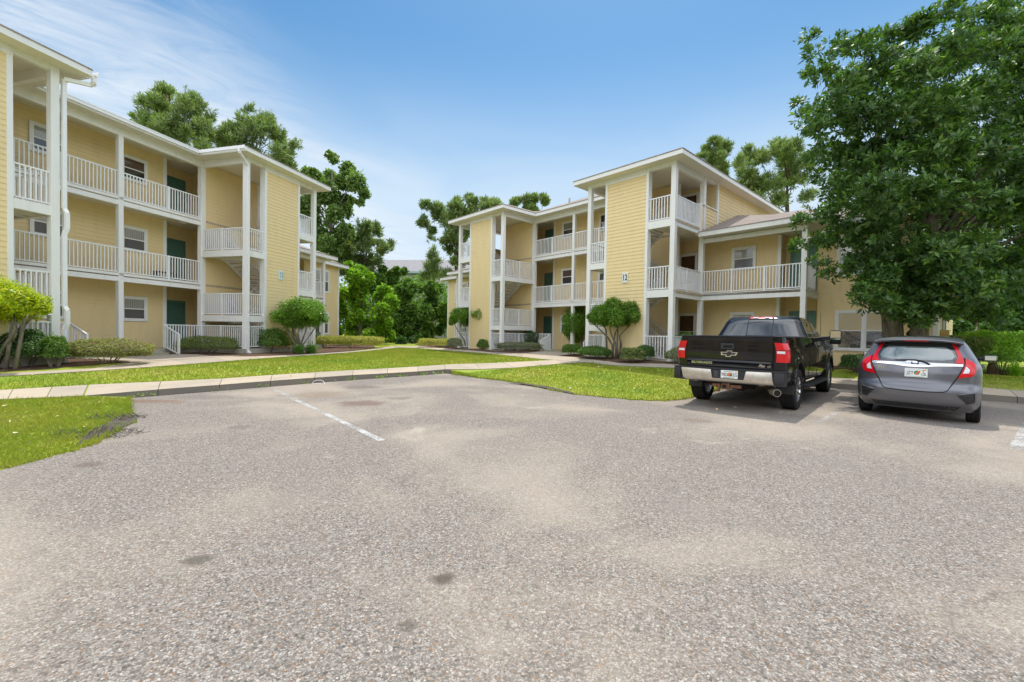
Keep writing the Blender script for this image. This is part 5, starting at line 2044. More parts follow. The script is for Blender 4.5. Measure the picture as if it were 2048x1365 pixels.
v, q = leaf_quads(np.stack([fx, fy, np.maximum(hz_arr(fx, fy), .0) + .045], 1), d, np.tile([0, 0, 1.0], (n_, 1)) + .3 * rand_dirs(n_), sz, sz * .5, .15)
tag(link_mesh('fallen_leaves', raw_mesh('fallen_leaves', v, q, lit)), 'scattered dry fallen leaves on the lawns', 'leaves', kind='stuff')

# a loop of thin white wire lying against the kerb
b = g0(637, 770)
mb = MB()
mb.tube([(.16 * math.cos(a), .05 * math.sin(a) * .6, .03 + .09 * max(0, math.sin(a))) for a in np.linspace(-.4, 5.2, 22)], .006, 6)
o = mb.build('wire_loop', M['rail'])
o.location = (b[0], b[1], .0)
tag(o, 'loop of thin white wire lying against the kerb', 'wire')
# ------------------------------------------------------------ vehicles
def paint(name, col, flake=.0, rough=.28, coat=1.0, spec=.5, metal=0.0):
    m, t, b = mat(name)
    g = t.add('ShaderNodeNewGeometry')
    n = t.noise(g.outputs['Position'], 5, 5, .6)
    n2 = t.noise(g.outputs['Position'], 900, 1, .5)
    c = t.mix(t.smooth(n2, .4, .7, 0, flake), rgb(*col), rgb(*[min(1, x * 2.2 + .03) for x in col]))
    sp = t.add('ShaderNodeSeparateXYZ')
    t.link(g.outputs['Position'], sp.inputs[0])
    dust = t.math('MULTIPLY', t.smooth(n, .35, .75), .025)
    c = t.mix(dust, c, rgb(.30, .27, .23))
    t.link(c, b.inputs['Base Color'])
    b.inputs['Roughness'].default_value = rough
    b.inputs['Metallic'].default_value = metal
    b.inputs['Specular IOR Level'].default_value = spec
    b.inputs['Coat Weight'].default_value = coat
    b.inputs['Coat Roughness'].default_value = .04
    return m


M['paint_black'] = paint('paint_black', (.005, .005, .006), .0, .3, 1.0, .0)
M['paint_grey'] = paint('paint_grey_metallic', (.105, .105, .118), .35, .35, 1.0, .5, .55)
M['chrome'] = simple('chrome', (.72, .70, .67), .14, 1.0, .04)
M['chrome_dirty'] = simple('chrome_dusty', (.62, .57, .50), .30, .85, .12, 14)
M['plastic'] = simple('black_plastic', (.022, .022, .024), .55, 0, .15)
M['tyre'] = simple('tyre_rubber', (.022, .021, .021), .85, 0, .3, 30, .2)
M['alloy'] = simple('alloy_rim', (.62, .62, .63), .22, 1.0, .04)
M['red_lens'] = simple('red_lens', (.60, .006, .012), .16, 0, .18, 60, .5, .05, .35)
M['clear_lens'] = simple('clear_lens', (.72, .72, .74), .15, 0, .1, 70, .7, .1, .8)
M['rust'] = simple('rusty_steel', (.17, .085, .05), .9, .1, .4, 14, .2)
M['steel'] = simple('exhaust_steel', (.42, .37, .31), .4, .8, .2, 14)
M['hole'] = simple('dark_cavity', (.004, .004, .004), .9)
M['plate'] = simple('plate_white', (.78, .79, .77), .4, 0, .04)
M['plate_green'] = simple('plate_green', (.02, .20, .12), .5)
M['plate_pale'] = simple('plate_pale_green', (.45, .68, .52), .5)
M['orange'] = simple('plate_orange', (.80, .16, .02), .5)
M['gold'] = simple('plate_sticker', (.70, .45, .02), .5)
M['plate_ink'] = simple('plate_lettering', (.015, .05, .045), .5)
gm_, t_, b_ = mat('car_glass')
b_.inputs['Base Color'].default_value = rgb(.010, .013, .013)
b_.inputs['Roughness'].default_value = .02
b_.inputs['Specular IOR Level'].default_value = .9
b_.inputs['Coat Weight'].default_value = .8
b_.inputs['Coat Roughness'].default_value = .01
M['car_glass'] = gm_
gm2, t_, b_ = mat('clear_car_glass')
b_.inputs['Base Color'].default_value = rgb(.10, .14, .14)
b_.inputs['Roughness'].default_value = .02
b_.inputs['Specular IOR Level'].default_value = 1.0
b_.inputs['Coat Weight'].default_value = 1.0
b_.inputs['Coat Roughness'].default_value = .01
b_.inputs['Coat IOR'].default_value = 1.7
M['clear_glass'] = gm2
gm3, t_, b_ = mat('mirror_glass')
b_.inputs['Base Color'].default_value = rgb(.8, .85, .8)
b_.inputs['Metallic'].default_value = 1
b_.inputs['Roughness'].default_value = .02
M['mirror'] = gm3


def wheel(root, x, y, R_, wd, rim_r, side, rimmat, spokes=6, tread=True):
    """tyre with tread blocks, and a spoked rim; side=+1 left, -1 right"""
    e = empty('wheel', (x, y, R_))
    e.parent = root
    vs, fs = [], []
    prof = [(rim_r, -.42), (rim_r + .015, -.46), (rim_r + (R_ - rim_r) * .55, -.5), (R_ - .02, -.46), (R_, -.38)]
    for k in (-.26, -.24, -.07, -.05):
        prof.append((R_ - (.008 if k in (-.24, -.07) else 0), k))
    prof = prof + [(r, -w_) for r, w_ in prof[::-1]]
    n = 48
    for i in range(n):
        a = 2 * math.pi * i / n
        for r, w_ in prof:
            rr = r - (.007 if (tread and r > R_ - .001 and i % 2) else 0)
            vs.append((rr * math.cos(a), w_ * wd, rr * math.sin(a)))
    m = len(prof)
    for i in range(n):
        for j in range(m - 1):
            a, b = i * m + j, ((i + 1) % n) * m + j
            fs.append((a, b, b + 1, a + 1))
    mb = MB()
    mb.v, mb.f, mb.mi = vs, fs, [0] * len(fs)
    mb.build('tyre', M['tyre'], e, smooth=35)
    mb = MB()
    yo = side * wd * .40
    # barrel
    nb = 32
    for (r0, y0), (r1, y1) in zip([(rim_r, -side * wd * .4), (rim_r - .02, 0), (rim_r - .02, yo * .7), (rim_r, yo), (rim_r - .012, yo + side * .004)],
                                  [(rim_r - .02, 0), (rim_r - .02, yo * .7), (rim_r, yo), (rim_r - .012, yo + side * .004), (rim_r - .03, yo * .8)]):
        for i in range(nb):
            a, b = 2 * math.pi * i / nb, 2 * math.pi * (i + 1) / nb
            mb.quad((r0 * math.cos(a), y0, r0 * math.sin(a)), (r0 * math.cos(b), y0, r0 * math.sin(b)), (r1 * math.cos(b), y1, r1 * math.sin(b)), (r1 * math.cos(a), y1, r1 * math.sin(a)))
    for i in range(spokes):
        a = 2 * math.pi * i / spokes + .2
        c, s = math.cos(a), math.sin(a)
        for da in (-.16, .16):
            c2, s2 = math.cos(a + da), math.sin(a + da)
            mb.bar((.05 * c, yo * .75, .05 * s), (rim_r * .95 * c2, yo * .88, rim_r * .95 * s2), .045 if spokes < 8 else .02, .035, up=(0, 1, 0))
    mb.tube([(0, yo * .45, 0), (0, yo * .86, 0)], [.085, .07], 18)
    mb.build('rim', rimmat, e, smooth=35)
    mb = MB()
    mb.tube([(0, yo * .2, 0), (0, yo * .22, 0)], [rim_r - .03, rim_r - .03], 24)
    mb.build('brake_disc', M['plastic'], e)
    return e


def interp(tab, z):
    """piecewise-linear table lookup: rows (z, a, b, c...)"""
    if z <= tab[0][0]:
        return tab[0][1:]
    for r, s in zip(tab, tab[1:]):
        if z <= s[0]:
            t = (z - r[0]) / (s[0] - r[0])
            return tuple(a + (b - a) * t for a, b in zip(r[1:], s[1:]))
    return tab[-1][1:]


def smooth_table(tab, n):
    """dense rows through the table (Catmull-like smoothing by averaging)"""
    zs = np.linspace(tab[0][0], tab[-1][0], n)
    return [(z, *np.mean([interp(tab, zz) for zz in np.clip(np.linspace(z - .018, z + .018, 5), tab[0][0], tab[-1][0])], 0)) for z in zs]


NSE = 2.7


def corner_x(row, y):
    """x of the rear face at lateral y for a ring row (xr, xf, w, cr, cf)"""
    xr, xf, w_, cr, cf = row
    f = min(1.0, abs(y) / w_) ** (NSE / 2)
    return xr + cr - cr * math.sqrt(max(0, 1 - f * f)) ** (2 / NSE)


def loft_body(rows, nq=14, ns=22):
    """rows: (z, xr, xf, w, cr, cf) -> MB of a closed shell built from plan-view rings"""
    mb = MB()
    rings = []
    for z, xr, xf, w_, cr, cf in rows:
        half = []
        for i in range(nq + 1):
            th = math.pi / 2 * i / nq
            half.append((xr + cr - cr * max(0, math.cos(th)) ** (2 / NSE), w_ * math.sin(th) ** (2 / NSE)))
        for i in range(1, ns):
            t = i / ns
            half.append((xr + cr + (xf - cf - xr - cr) * t, w_))
        for i in range(nq + 1):
            th = math.pi / 2 * i / nq
            half.append((xf - cf + cf * math.sin(th) ** (2 / NSE), w_ * max(0, math.cos(th)) ** (2 / NSE)))
        ring = [(x, y, z) for x, y in half] + [(x, -y, z) for x, y in half[-2:0:-1]]
        b = len(mb.v)
        mb.v += ring
        rings.append((b, len(ring)))
    for (a, n), (b, _) in zip(rings, rings[1:]):
        for k in range(n):
            mb.f.append((a + (k + 1) % n, a + k, b + k, b + (k + 1) % n))
            mb.mi.append(0)
    a, n = rings[0]
    mb.f.append(tuple(a + k for k in range(n)))
    b, n = rings[-1]
    mb.f.append(tuple(b + k for k in range(n))[::-1])
    mb.mi += [0, 0]
    return mb


def recalc(o):
    bm = bmesh.new()
    bm.from_mesh(o.data)
    bmesh.ops.recalc_face_normals(bm, faces=bm.faces)
    bm.to_mesh(o.data)
    bm.free()
    return o


def cut(o, cutters, smooth=35):
    """subtract cutter meshes from object o"""
    for c in cutters:
        md = o.modifiers.new('cut', 'BOOLEAN')
        md.operation = 'DIFFERENCE'
        md.solver = 'EXACT'
        md.object = c
    bpy.context.view_layer.update()
    me = evaluated(o, o.data.name)
    o.modifiers.clear()
    o.data = me
    for c in cutters:
        bpy.data.objects.remove(c)
    me.polygons.foreach_set('use_smooth', [True] * len(me.polygons))
    me.set_sharp_from_angle(angle=R(smooth))
    return o


def cyl_cutter(x, y0, y1, z, r, n=40, flat=None):
    mb = MB()
    mb.tube([(x, y0, z), (x, y1, z)], r, n)
    return recalc(mb.build('cutter', M['hole']))


def box_cutter(*a):
    mb = MB()
    mb.box(*a)
    return recalc(mb.build('cutter', M['hole']))


def patch(name, poly, fmap, off, material, parent, res=.04, base=-.01):
    """a thin panel following a curved surface. poly: 2-D outline; fmap(a, b, off) -> (x, y, z)"""
    pts = []
    n = len(poly)
    for i in range(n):
        p, q = Vector(poly[i]), Vector(poly[(i + 1) % n])
        k = max(1, int((q - p).length / res))
        pts += [p.lerp(q, j / k) for j in range(k)]
    nb = len(pts)
    xs, ys = [p[0] for p in pts], [p[1] for p in pts]
    inner = []
    x = min(xs) + res / 2
    while x < max(xs):
        y = min(ys) + res / 2
        while y < max(ys):
            inner.append(Vector((x, y)))
            y += res
        x += res
    vs, es, fs, *_ = delaunay_2d_cdt(pts + inner, [], [list(range(nb))], 2, 1e-6)
    bm = bmesh.new()
    bv = [bm.verts.new(fmap(v[0], v[1], off)) for v in vs]
    for f in fs:
        bm.faces.new([bv[i] for i in f])
    bm.verts.ensure_lookup_table()
    be = [e for e in bm.edges if e.is_boundary]
    idx = {v: i for i, v in enumerate(bv)}
    r = bmesh.ops.extrude_edge_only(bm, edges=be)
    old = [v for e in be for v in e.verts]
    for e in r['geom']:
        if isinstance(e, bmesh.types.BMVert):
            j = min(set(old), key=lambda o_: (o_.co - e.co).length_squared)
            a, b_ = vs[idx[j]][0], vs[idx[j]][1]
            e.co = Vector(fmap(a, b_, base))
    bmesh.ops.recalc_face_normals(bm, faces=bm.faces)
    me = bpy.data.meshes.new(name)
    bm.to_mesh(me)
    bm.free()
    me.polygons.foreach_set('use_smooth', [True] * len(me.polygons))
    me.set_sharp_from_angle(angle=R(40))
    me.materials.append(material)
    return link_mesh(name, me, parent)


def rear_text(txt, size, y, z, x, tilt, material, parent, name='lettering', bold=True, shear=0, width=1.0, depth=.006):
    me = text_mesh(txt, size, depth, bold, shear, width)
    me.materials.append(material)
    o = link_mesh(name, me, parent)
    # text faces backwards (-x): its right is -y, its up is z
    o.matrix_parent_inverse = Matrix()
    o.rotation_euler = (R(90) - tilt, 0, R(-90))
    o.location = (x, y, z)
    return o


def licence_plate(parent, y, z, x, tilt, left, right, kind):
    """white plate with green lettering, orange fruit and a small gold sticker"""
    e = MB()
    e.box(-.006, .006, -.152, .152, -.077, .077)
    pl = e.build('licence_plate', M['plate'], parent, bevel=.006)
    pl.location = (x, y, z)
    pl.rotation_euler = (0, tilt, 0)
    h = .072
    if kind == 'truck':
        rear_text(left, .085, .085, -.006, -.008, 0, M['plate_ink'], pl, 'lettering', False, 0, .72, .003)
        rear_text(right, .085, -.085, -.006, -.008, 0, M['plate_ink'], pl, 'lettering', False, 0, .72, .003)
        fr = ((.016, -.012, .022), (-.010, .016, .022))
    else:
        rear_text(left, .085, .078, -.006, -.008, 0, M['plate_ink'], pl, 'lettering', False, 0, .72, .003)
        fr = ((-.008, -.014, .02), (-.04, .018, .02))
    mb = MB()
    mb.tube([(-.006, -.01, .0), (-.0075, -.01, .0)], .038, 16)
    mb.build('leaf_emblem', M['plate_green'], pl)
    for yy, zz, r in fr:
        mb = MB()
        mb.tube([(-.006, yy, zz), (-.009, yy, zz)], r, 16)
        mb.build('fruit_emblem', M['orange'], pl)
    mb = MB()
    mb.box(-.008, -.006, -.138, -.103, .045, .067)
    mb.build('sticker', M['gold'], pl)
    mb = MB()
    mb.box(-.0075, -.006, -.08, .09, .052, .06)
    mb.build('plate_border', M['plate_green'] if kind == 'truck' else M['plate_pale'], pl)
    mb = MB()
    mb.box(-.0075, -.006, -.09, .1, -.066, -.056)
    mb.build('plate_border', M['plate_green'] if kind == 'truck' else M['plate_pale'], pl)
    if kind != 'truck':
        # wheelchair symbol
        mb = MB()
        c = Vector((-.008, -.098, -.02))
        arc = [(c.x, c.y + .024 * math.cos(a), c.z + .024 * math.sin(a)) for a in np.linspace(R(120), R(380), 18)]
        mb.tube(arc, .0035, 6)
        mb.tube([(c.x, c.y + .004, c.z + .05), (c.x, c.y, c.z + .01), (c.x, c.y - .018, c.z + .008), (c.x, c.y - .03, c.z - .02), (c.x, c.y - .04, c.z - .016)], .0035, 6)
        mb.tube([(c.x - .001, c.y + .004, c.z + .064), (c.x + .001, c.y + .004, c.z + .064)], .008, 10)
        mb.build('wheelchair_symbol', M['plate_ink'], pl)
    return pl


# ------------------------------------------------------------ pickup
TRK = empty('pickup_truck', (5.03, 9.40, 0), R(47), 'black crew cab pickup truck with chrome bumper parked nose in', 'pickup truck')


def truck():
    root = TRK
    WB = 4.05
    # lower body: side outline extruded across, sides shaped by height
    wz = [(.45, .93), (.60, .975), (.85, 1.0), (1.10, 1.005), (1.22, .995), (1.34, .965), (1.46, .945)]
    W = lambda z: interp(wz, z)[0]
    top = lambda x: 1.445 if x < 3.0 else 1.43 - .045 * (x - 3.0) - (.02 * max(0, x - 4.4) ** 2 * 6)
    xs = np.concatenate([-1.16 + .11 * np.linspace(0, 1, 9) ** 2, np.linspace(-.95, 4.6, 52), np.linspace(4.66, 4.98, 8)])
    nz = 16
    mb = MB()
    rings = []
    for x in xs:
        zt = top(x)
        zb = .62 if x < -.55 else .52
        if x > 4.5:
            zb = .45
        pinch = 1.0 - .10 * max(0, (x - 4.45) / .53) ** 2.2
        if x < -1.05:
            k = (-1.05 - x) / .11
            pinch -= .095 * (1 - math.sqrt(max(0, 1 - k * k)))
        ring = []
        zsx = [zb + (zt - zb) * k / nz for k in range(nz + 1)]
        for z in zsx:
            w_ = W(z) * pinch
            # flared wheel arches
            for cxw in (0, WB):
                dd = abs(math.hypot(x - cxw, z - .43) - .56)
                if z > .5:
                    w_ += .028 * math.exp(-(dd / .07) ** 2)
            ring.append((x, w_, z))
        crown = .03 if x > 3.0 else 0.0
        topp = [(x, W(zt) * pinch * t, zt + crown * (1 - t * t)) for t in (.96, .8, .4, 0, -.4, -.8, -.96)]
        ring = ring + topp + [(px, -py, pz) for px, py, pz in ring[::-1]]
        b = len(mb.v)
        mb.v += ring
        rings.append((b, len(ring)))
    for (a, n), (b, _) in zip(rings, rings[1:]):
        for k in range(n):
            mb.f.append((a + k, a + (k + 1) % n, b + (k + 1) % n, b + k))
            mb.mi.append(0)
    a, n = rings[0]
    mb.f.append(tuple(a + k for k in range(n)))
    b, n = rings[-1]
    mb.f.append(tuple(b + k for k in range(n)))
    mb.mi += [0, 0]
    body = recalc(mb.build('body', [M['paint_black'], M['hole']], root))
    cs = []
    for cxw in (0, WB):
        for sg in (-1, 1):
            cs.append(cyl_cutter(cxw, sg * .62, sg * 1.2, .45, .505))
    cs.append(box_cutter(-1.06, .95, -.80, .80, .80, 1.7))
    for c in cs:
        c.data.materials.clear()
        c.data.materials.append(M['hole'])
        c.parent = root
        c.matrix_parent_inverse = Matrix()
    cut(body, cs, 30)
    # wheel-well mouldings
    for cxw in (0, WB):
        for sg in (-1, 1):
            mb = MB()
            pts = [(cxw + .515 * math.cos(a), sg * (1.012 if True else 0), .45 + .515 * math.sin(a)) for a in np.linspace(R(8), R(172), 26)]
            mb.tube(pts, .016, 6)
            mb.build('wheel_arch_trim', M['paint_black'], root, smooth=True)
    # cab greenhouse: rings at rising heights
    rows = [(1.44, 1.00, 3.45, .925, .10, .5), (1.50, 1.03, 3.28, .905, .10, .5), (1.60, 1.08, 3.08, .865, .10, .5), (1.70, 1.13, 2.87, .825, .10, .45),
            (1.80, 1.18, 2.66, .785, .10, .42), (1.86, 1.22, 2.53, .755, .12, .4), (1.90, 1.26, 2.42, .725, .14, .4), (1.93, 1.34, 2.30, .67, .16, .4), (1.948, 1.5, 2.1, .55, .2, .4), (1.955, 1.7, 1.95, .3, .1, .1)]
    cab = loft_body(smooth_table(rows, 26), 10, 14)
    recalc(cab.build('cab', M['paint_black'], root, smooth=40))
    row_at = lambda z: interp([(r[0], *r[1:]) for r in rows], z)

    def rearmap(a, b_, off):
        return (corner_x(row_at(b_), a) - off, a, b_)

    def sidemap(sg):
        def f(a, b_, off):
            return (a, sg * (row_at(b_)[2] + off), b_)
        return f
    patch('rear_window', [(-.80, 1.47), (.80, 1.47), (.66, 1.845), (.60, 1.868), (-.60, 1.868), (-.66, 1.845)], rearmap, .006, M['car_glass'], root, .06)
    fr = MB()
    for z in (1.475, 1.862):
        fr.tube([rearmap(y, z, .008) for y in np.linspace(-.27, .27, 5)], .008, 6)
    for y in (-.26, .26, .0):
        if y:
            fr.tube([rearmap(y, z, .009) for z in np.linspace(1.475, 1.862, 5)], .010, 6)
    fr.build('slider_frame', M['plastic'], root)
    patch('brake_lamp', [(-.26, 1.885), (.26, 1.885), (.24, 1.926), (-.24, 1.926)], rearmap, .022, M['red_lens'], root, .04)
    for y0, y1 in ((-.17, -.07), (.07, .17)):
        patch('cargo_lamp', [(y0, 1.891), (y1, 1.891), (y1, 1.92), (y0, 1.92)], rearmap, .026, M['clear_lens'], root, .04)
    for sg in (-1, 1):
        f = sidemap(sg)
        patch('side_window', [(1.30, 1.475), (2.12, 1.475), (2.10, 1.84), (1.36, 1.84)], f, .005, M['car_glass'], root, .07)
        patch('side_window', [(2.20, 1.475), (3.06, 1.475), (2.98, 1.53), (2.62, 1.75), (2.50, 1.81), (2.40, 1.84), (2.19, 1.84)], f, .005, M['car_glass'], root, .07)
    patch('windscreen', [(-.78, 1.48), (.78, 1.48), (.66, 1.84), (-.66, 1.84)], lambda a, b_, off: (row_at(b_)[1] + off - .5 * (abs(a) / row_at(b_)[2]) ** 2.6 * .35, a, b_), .01, M['car_glass'], root, .08)
    # doors: shut lines, handles
    lower = lambda sg: (lambda a, b_, off: (a, sg * (W(b_) + off), b_))
    for sg in (-1, 1):
        mb = MB()
        for x in (1.08, 2.15, 3.22):
            mb.tube([lower(sg)(x + (.12 * max(0, (.8 - z)) if x == 3.22 else 0), z, .0) for z in np.linspace(.60, 1.43, 12)], .006, 5)
        mb.tube([lower(sg)(x, .60, 0) for x in np.linspace(1.08, 3.2, 10)], .006, 5)
        mb.build('door_seam', M['hole'], root)
        for x in (1.25, 2.32):
            mb = MB()
            mb.box(x, x + .22, *sorted((sg * (W(1.25) + .0), sg * (W(1.25) + .035))), 1.235, 1.27)
            mb.build('door_handle', M['paint_black'], root, bevel=.008)
        # belt moulding
        mb = MB()
        mb.tube([(x, sg * .93, 1.452) for x in (1.1, 3.3)], .010, 6)
        mb.build('belt_moulding', M['chrome'], root)
        # running board
        mb = MB()
        y0, y1 = sorted((sg * .86, sg * 1.07))
        mb.box(.72, 3.32, y0, y1, .39, .45)
        mb.build('running_board', M['plastic'], root, bevel=.015)
        # bed rail cap
        mb = MB()
        y0, y1 = sorted((sg * .79, sg * .965))
        mb.box(-1.14, .94, y0, y1, 1.445, 1.462)
        mb.build('bed_rail', M['plastic'], root, bevel=.006)
        # tow mirrors
        mm = MB()
        mm.tube([(2.92, sg * .93, 1.45), (2.90, sg * 1.12, 1.47)], .028, 8)
        mm.tube([(2.92, sg * .93, 1.40), (2.90, sg * 1.12, 1.42)], .022, 8)
        mir = mm.build('door_mirror', M['plastic'], root, smooth=35)
        mm = MB()
        y0, y1 = sorted((sg * 1.12, sg * 1.36))
        mm.box(2.84, 2.98, y0, y1, 1.30, 1.64)
        mm.build('mirror_housing', M['paint_black'], mir, bevel=.03)
        mm = MB()
        y0, y1 = sorted((sg * 1.14, sg * 1.34))
        mm.box(2.832, 2.842, y0, y1, 1.41, 1.62)
        mm.build('mirror_glass', M['mirror'], mir)
        # mudflaps
        mm = MB()
        y0, y1 = sorted((sg * .70, sg * 1.0))
        mm.box(-.50, -.47, y0, y1, .34, .72)
        mm.build('mudflap', M['plastic'], root, bevel=.01)
        mm = MB()
        y0, y1 = sorted((sg * .74, sg * 1.01))
        mm.hexa([(WB - .55, y0, .33), (WB - .55, y1, .33), (WB - .53, y1, .33), (WB - .53, y0, .33), (WB - .62, y0, .62), (WB - .62, y1, .62), (WB - .52, y1, .62), (WB - .52, y0, .62)])
        mm.build('mudflap', M['plastic'], root)
    # tailgate: a slightly recessed panel with creases
    tx = lambda z: -1.185 - .012 * math.sin((z - .84) / .6 * math.pi) - (.02 if z > 1.40 else 0)

    def tmap(a, b_, off):
        cr = .0
        cr += .010 * math.exp(-((b_ - 1.385) / .012) ** 2)
        cr += .012 * math.exp(-((b_ - (.955 - .02 * abs(a))) / .02) ** 2) * (1 if a < .25 else 1)
        cr -= .012 * (1 if .88 < b_ < .94 else 0)
        return (tx(b_) - off - cr, a, b_)
    patch('tailgate', [(-.775, .845), (.775, .845), (.775, 1.44), (-.775, 1.44)], tmap, .0, M['paint_black'], root, .03, -.05)
    mb = MB()
    mb.box(-1.215, -1.12, -.78, .78, 1.435, 1.462)
    mb.build('tailgate_spoiler', M['paint_black'], root, bevel=.01)
    mb = MB()
    for y in (-.785, .785):
        mb.box(-1.175, -1.155, y - .008, y + .008, .84, 1.44)
    mb.box(-1.175, -1.155, -.785, .785, .825, .84)
    mb.build('tailgate_seam', M['hole'], root)
    hd = MB()
    hd.box(-1.222, -1.19, -.125, .125, 1.19, 1.31)
    h_ = hd.build('tailgate_handle', M['plastic'], root, bevel=.012)
    hd = MB()
    hd.box(-1.226, -1.22, -.09, .07, 1.225, 1.275)
    hd.build('handle_recess', M['hole'], h_)
    # cross-shaped emblem
    A = [(-.155, .032), (-.05, .032), (-.05, .062), (.05, .062), (.05, .032), (.155, .032), (.135, -.032), (.05, -.032), (.05, -.062), (-.05, -.062), (-.05, -.032), (-.135, -.032)]
    sk = lambda p, k, s=1.0: (-(p[0] * k + p[1] * .22) - .03, 1.11 + p[1] * k * s)
    em = patch('emblem', [sk(p, 1.0) for p in A], tmap, .016, M['chrome'], root, .03)
    B_ = [(-.125, .018), (-.036, .018), (-.036, .048), (.036, .048), (.036, .018), (.125, .018), (.112, -.018), (.036, -.018), (.036, -.048), (-.036, -.048), (-.036, -.018), (-.112, -.018)]
    patch('emblem_inset', [sk(p, 1.0) for p in B_], tmap, .0195, M['plastic'], em, .03)
    rear_text('SILVERADO', .062, .485, .912, -1.196, 0, M['chrome'], root, 'lettering', True, 0, 1.28)
    rear_text('Plus', .07, -.60, .905, -1.197, 0, M['chrome'], root, 'lettering', True, .35, .9)
    rear_text('LT', .045, -.725, .898, -1.197, 0, M['chrome'], root, 'lettering', True, .1, 1.1)
    z71 = rear_text('Z71', .085, -.985, 1.385, -.95, 0, M['red_lens'], root, 'sticker', True, .2, 1.1, .003)
    z71.rotation_euler = (R(82), 0, 0)
    z71.location = (-.98, -.968, 1.36)
    # tail lamps wrap the corner
    for sg in (-1, 1):
        def lmap(a, b_, off, sg=sg):
            # a runs along the rear face, round the corner and on along the side
            wy = W(b_)
            y0 = wy - .095
            if a < .085:
                return (-1.16 - off, sg * (y0 - .075 + a * .075 / .085), b_)
            if a < .225:
                th = (a - .085) / .14 * math.pi / 2
                return (-1.05 - (.11 + off) * math.cos(th), sg * (y0 + (.095 + off) * math.sin(th)), b_)
            return (-1.05 + (a - .225), sg * (wy + off), b_)
        lamp = patch('tail_lamp', [(.0, .985), (.25, .985), (.285, 1.08), (.265, 1.30), (.21, 1.335), (.0, 1.345)], lmap, .022, M['red_lens'], root, .03, .0)
        patch('reversing_lamp', [(.015, 1.145), (.135, 1.145), (.135, 1.19), (.015, 1.19)], lmap, .026, M['clear_lens'], lamp, .03, .02)
        patch('lamp_band', [(.0, 1.20), (.27, 1.20), (.27, 1.206), (.0, 1.206)], lmap, .027, M['hole'], lamp, .03, .02)
    # rear bumper: chrome halves with corner pads, black step with the plate
    def bx(y):
        return -1.40 + .10 * (abs(y) / 1.0) ** 3

    def bmap(a, b_, off):
        lip = .0
        if b_ < .60:
            lip = .05 * (.60 - b_) / .06
        return (bx(a) - off + lip - .018 * math.sin((b_ - .55) / .28 * math.pi), a, b_)
    mb = MB()
    ys = np.linspace(-1.0, 1.0, 25)
    for y0, y1 in zip(ys, ys[1:]):
        q = []
        for y in (y0, y1):
            q.append([(bx(y) + .005, y, .56), (-1.1, y, .56), (-1.1, y, .80), (bx(y) + .005, y, .80)])
        mb.hexa([q[0][0], q[1][0], q[1][1], q[0][1], q[0][3], q[1][3], q[1][2], q[0][2]])
    bump = recalc(mb.build('rear_bumper', M['plastic'], root))
    patch('step_pad', [(-1.0, .0), (1.0, .0), (1.0, .24), (.9, .26), (-.9, .26), (-1.0, .24)], lambda a, b_, off: (bx(a) - .012 + b_, a, .818 + off), .01, M['plastic'], bump, .08)
    for pl in ([(.235, .80), (.20, .635), (-.36, .635), (-.395, .80), (-.80, .805), (-.835, .575), (-.62, .545), (-.55, .575), (-.33, .56), (0, .555), (.2, .56), (.45, .572), (.52, .545), (.70, .56), (.78, .60), (.83, .805)],):
        pl2 = [(a, b_) for a, b_ in pl]
        patch('chrome_face', pl2, bmap, .012, M['chrome_dirty'], bump, .035)
    for sg in (-1, 1):
        patch('corner_face', [(sg * .85, .585), (sg * .99, .60), (sg * .995, .80), (sg * .845, .805)], bmap, .008, M['plastic'], bump, .04)
    patch('plate_recess', [(.21, .80), (.185, .64), (-.345, .64), (-.37, .80)], lambda a, b_, off: (-1.385 - off, a, b_), .006, M['plastic'], bump, .06)
    licence_plate(root, -.105, .722, -1.412, 0, 'Y8D', 'BZG', 'truck')
    mb = MB()
    mb.hexa([(-1.40, .11, .66), (-1.40, .17, .66), (-1.39, .17, .66), (-1.39, .11, .66), (-1.40, .10, .78), (-1.40, .18, .78), (-1.39, .18, .78), (-1.39, .10, .78)])
    mb.build('tow_socket', simple('socket_cover', (.05, .055, .06), .5), root)
    # hitch, spare wheel, axle, exhaust
    mb = MB()
    mb.box(-1.36, -1.28, -.30, .22, .46, .52)
    mb.box(-1.40, -1.15, -.075, .035, .43, .54)
    mb.box(-1.41, -1.36, -.105, -.075, .38, .55)
    mb.box(-1.41, -1.36, .065, .10, .38, .53)
    mb.build('tow_hitch', M['rust'], root, bevel=.008)
    mb = MB()
    mb.box(-1.405, -1.39, -.055, .015, .455, .52)
    mb.build('hitch_opening', M['hole'], root)
    mb = MB()
    mb.tube([(-.75, -.02, .62), (-.75, -.02, .42)], [.37, .37], 28)
    mb.build('spare_wheel', M['tyre'], root, smooth=35)
    mb = MB()
    mb.tube([(0, -.85, .42), (0, .85, .42)], .05, 10)
    mb.tube([(-.0, .0, .42), (.0, .12, .42)], .15, 14)
    for y in (-.55, .55):
        mb.box(-.95, .9, y - .04, y + .04, .54, .58)
        mb.box(-1.2, 4.6, y - .05 + (.1 if y < 0 else -.1), y + .05 + (.1 if y < 0 else -.1), .58, .70)
    mb.build('rear_axle', M['rust'], root, smooth=30)
    mb = MB()
    ex = [(-.3, -.62, .50), (-.9, -.70, .47), (-1.22, -.80, .45), (-1.36, -.90, .445)]
    mb.tube(ex, [.055, .055, .065, .068], 16)
    exh = mb.build('exhaust_pipe', M['steel'], root, smooth=35)
    mb = MB()
    e0, e1 = np.array(ex[2]), np.array(ex[3])
    u = (e1 - e0) / np.linalg.norm(e1 - e0)
    mb.tube([tuple(e1 - u * .02), tuple(e1 + u * .002)], .058, 16)
    mb.build('exhaust_opening', M['hole'], exh)
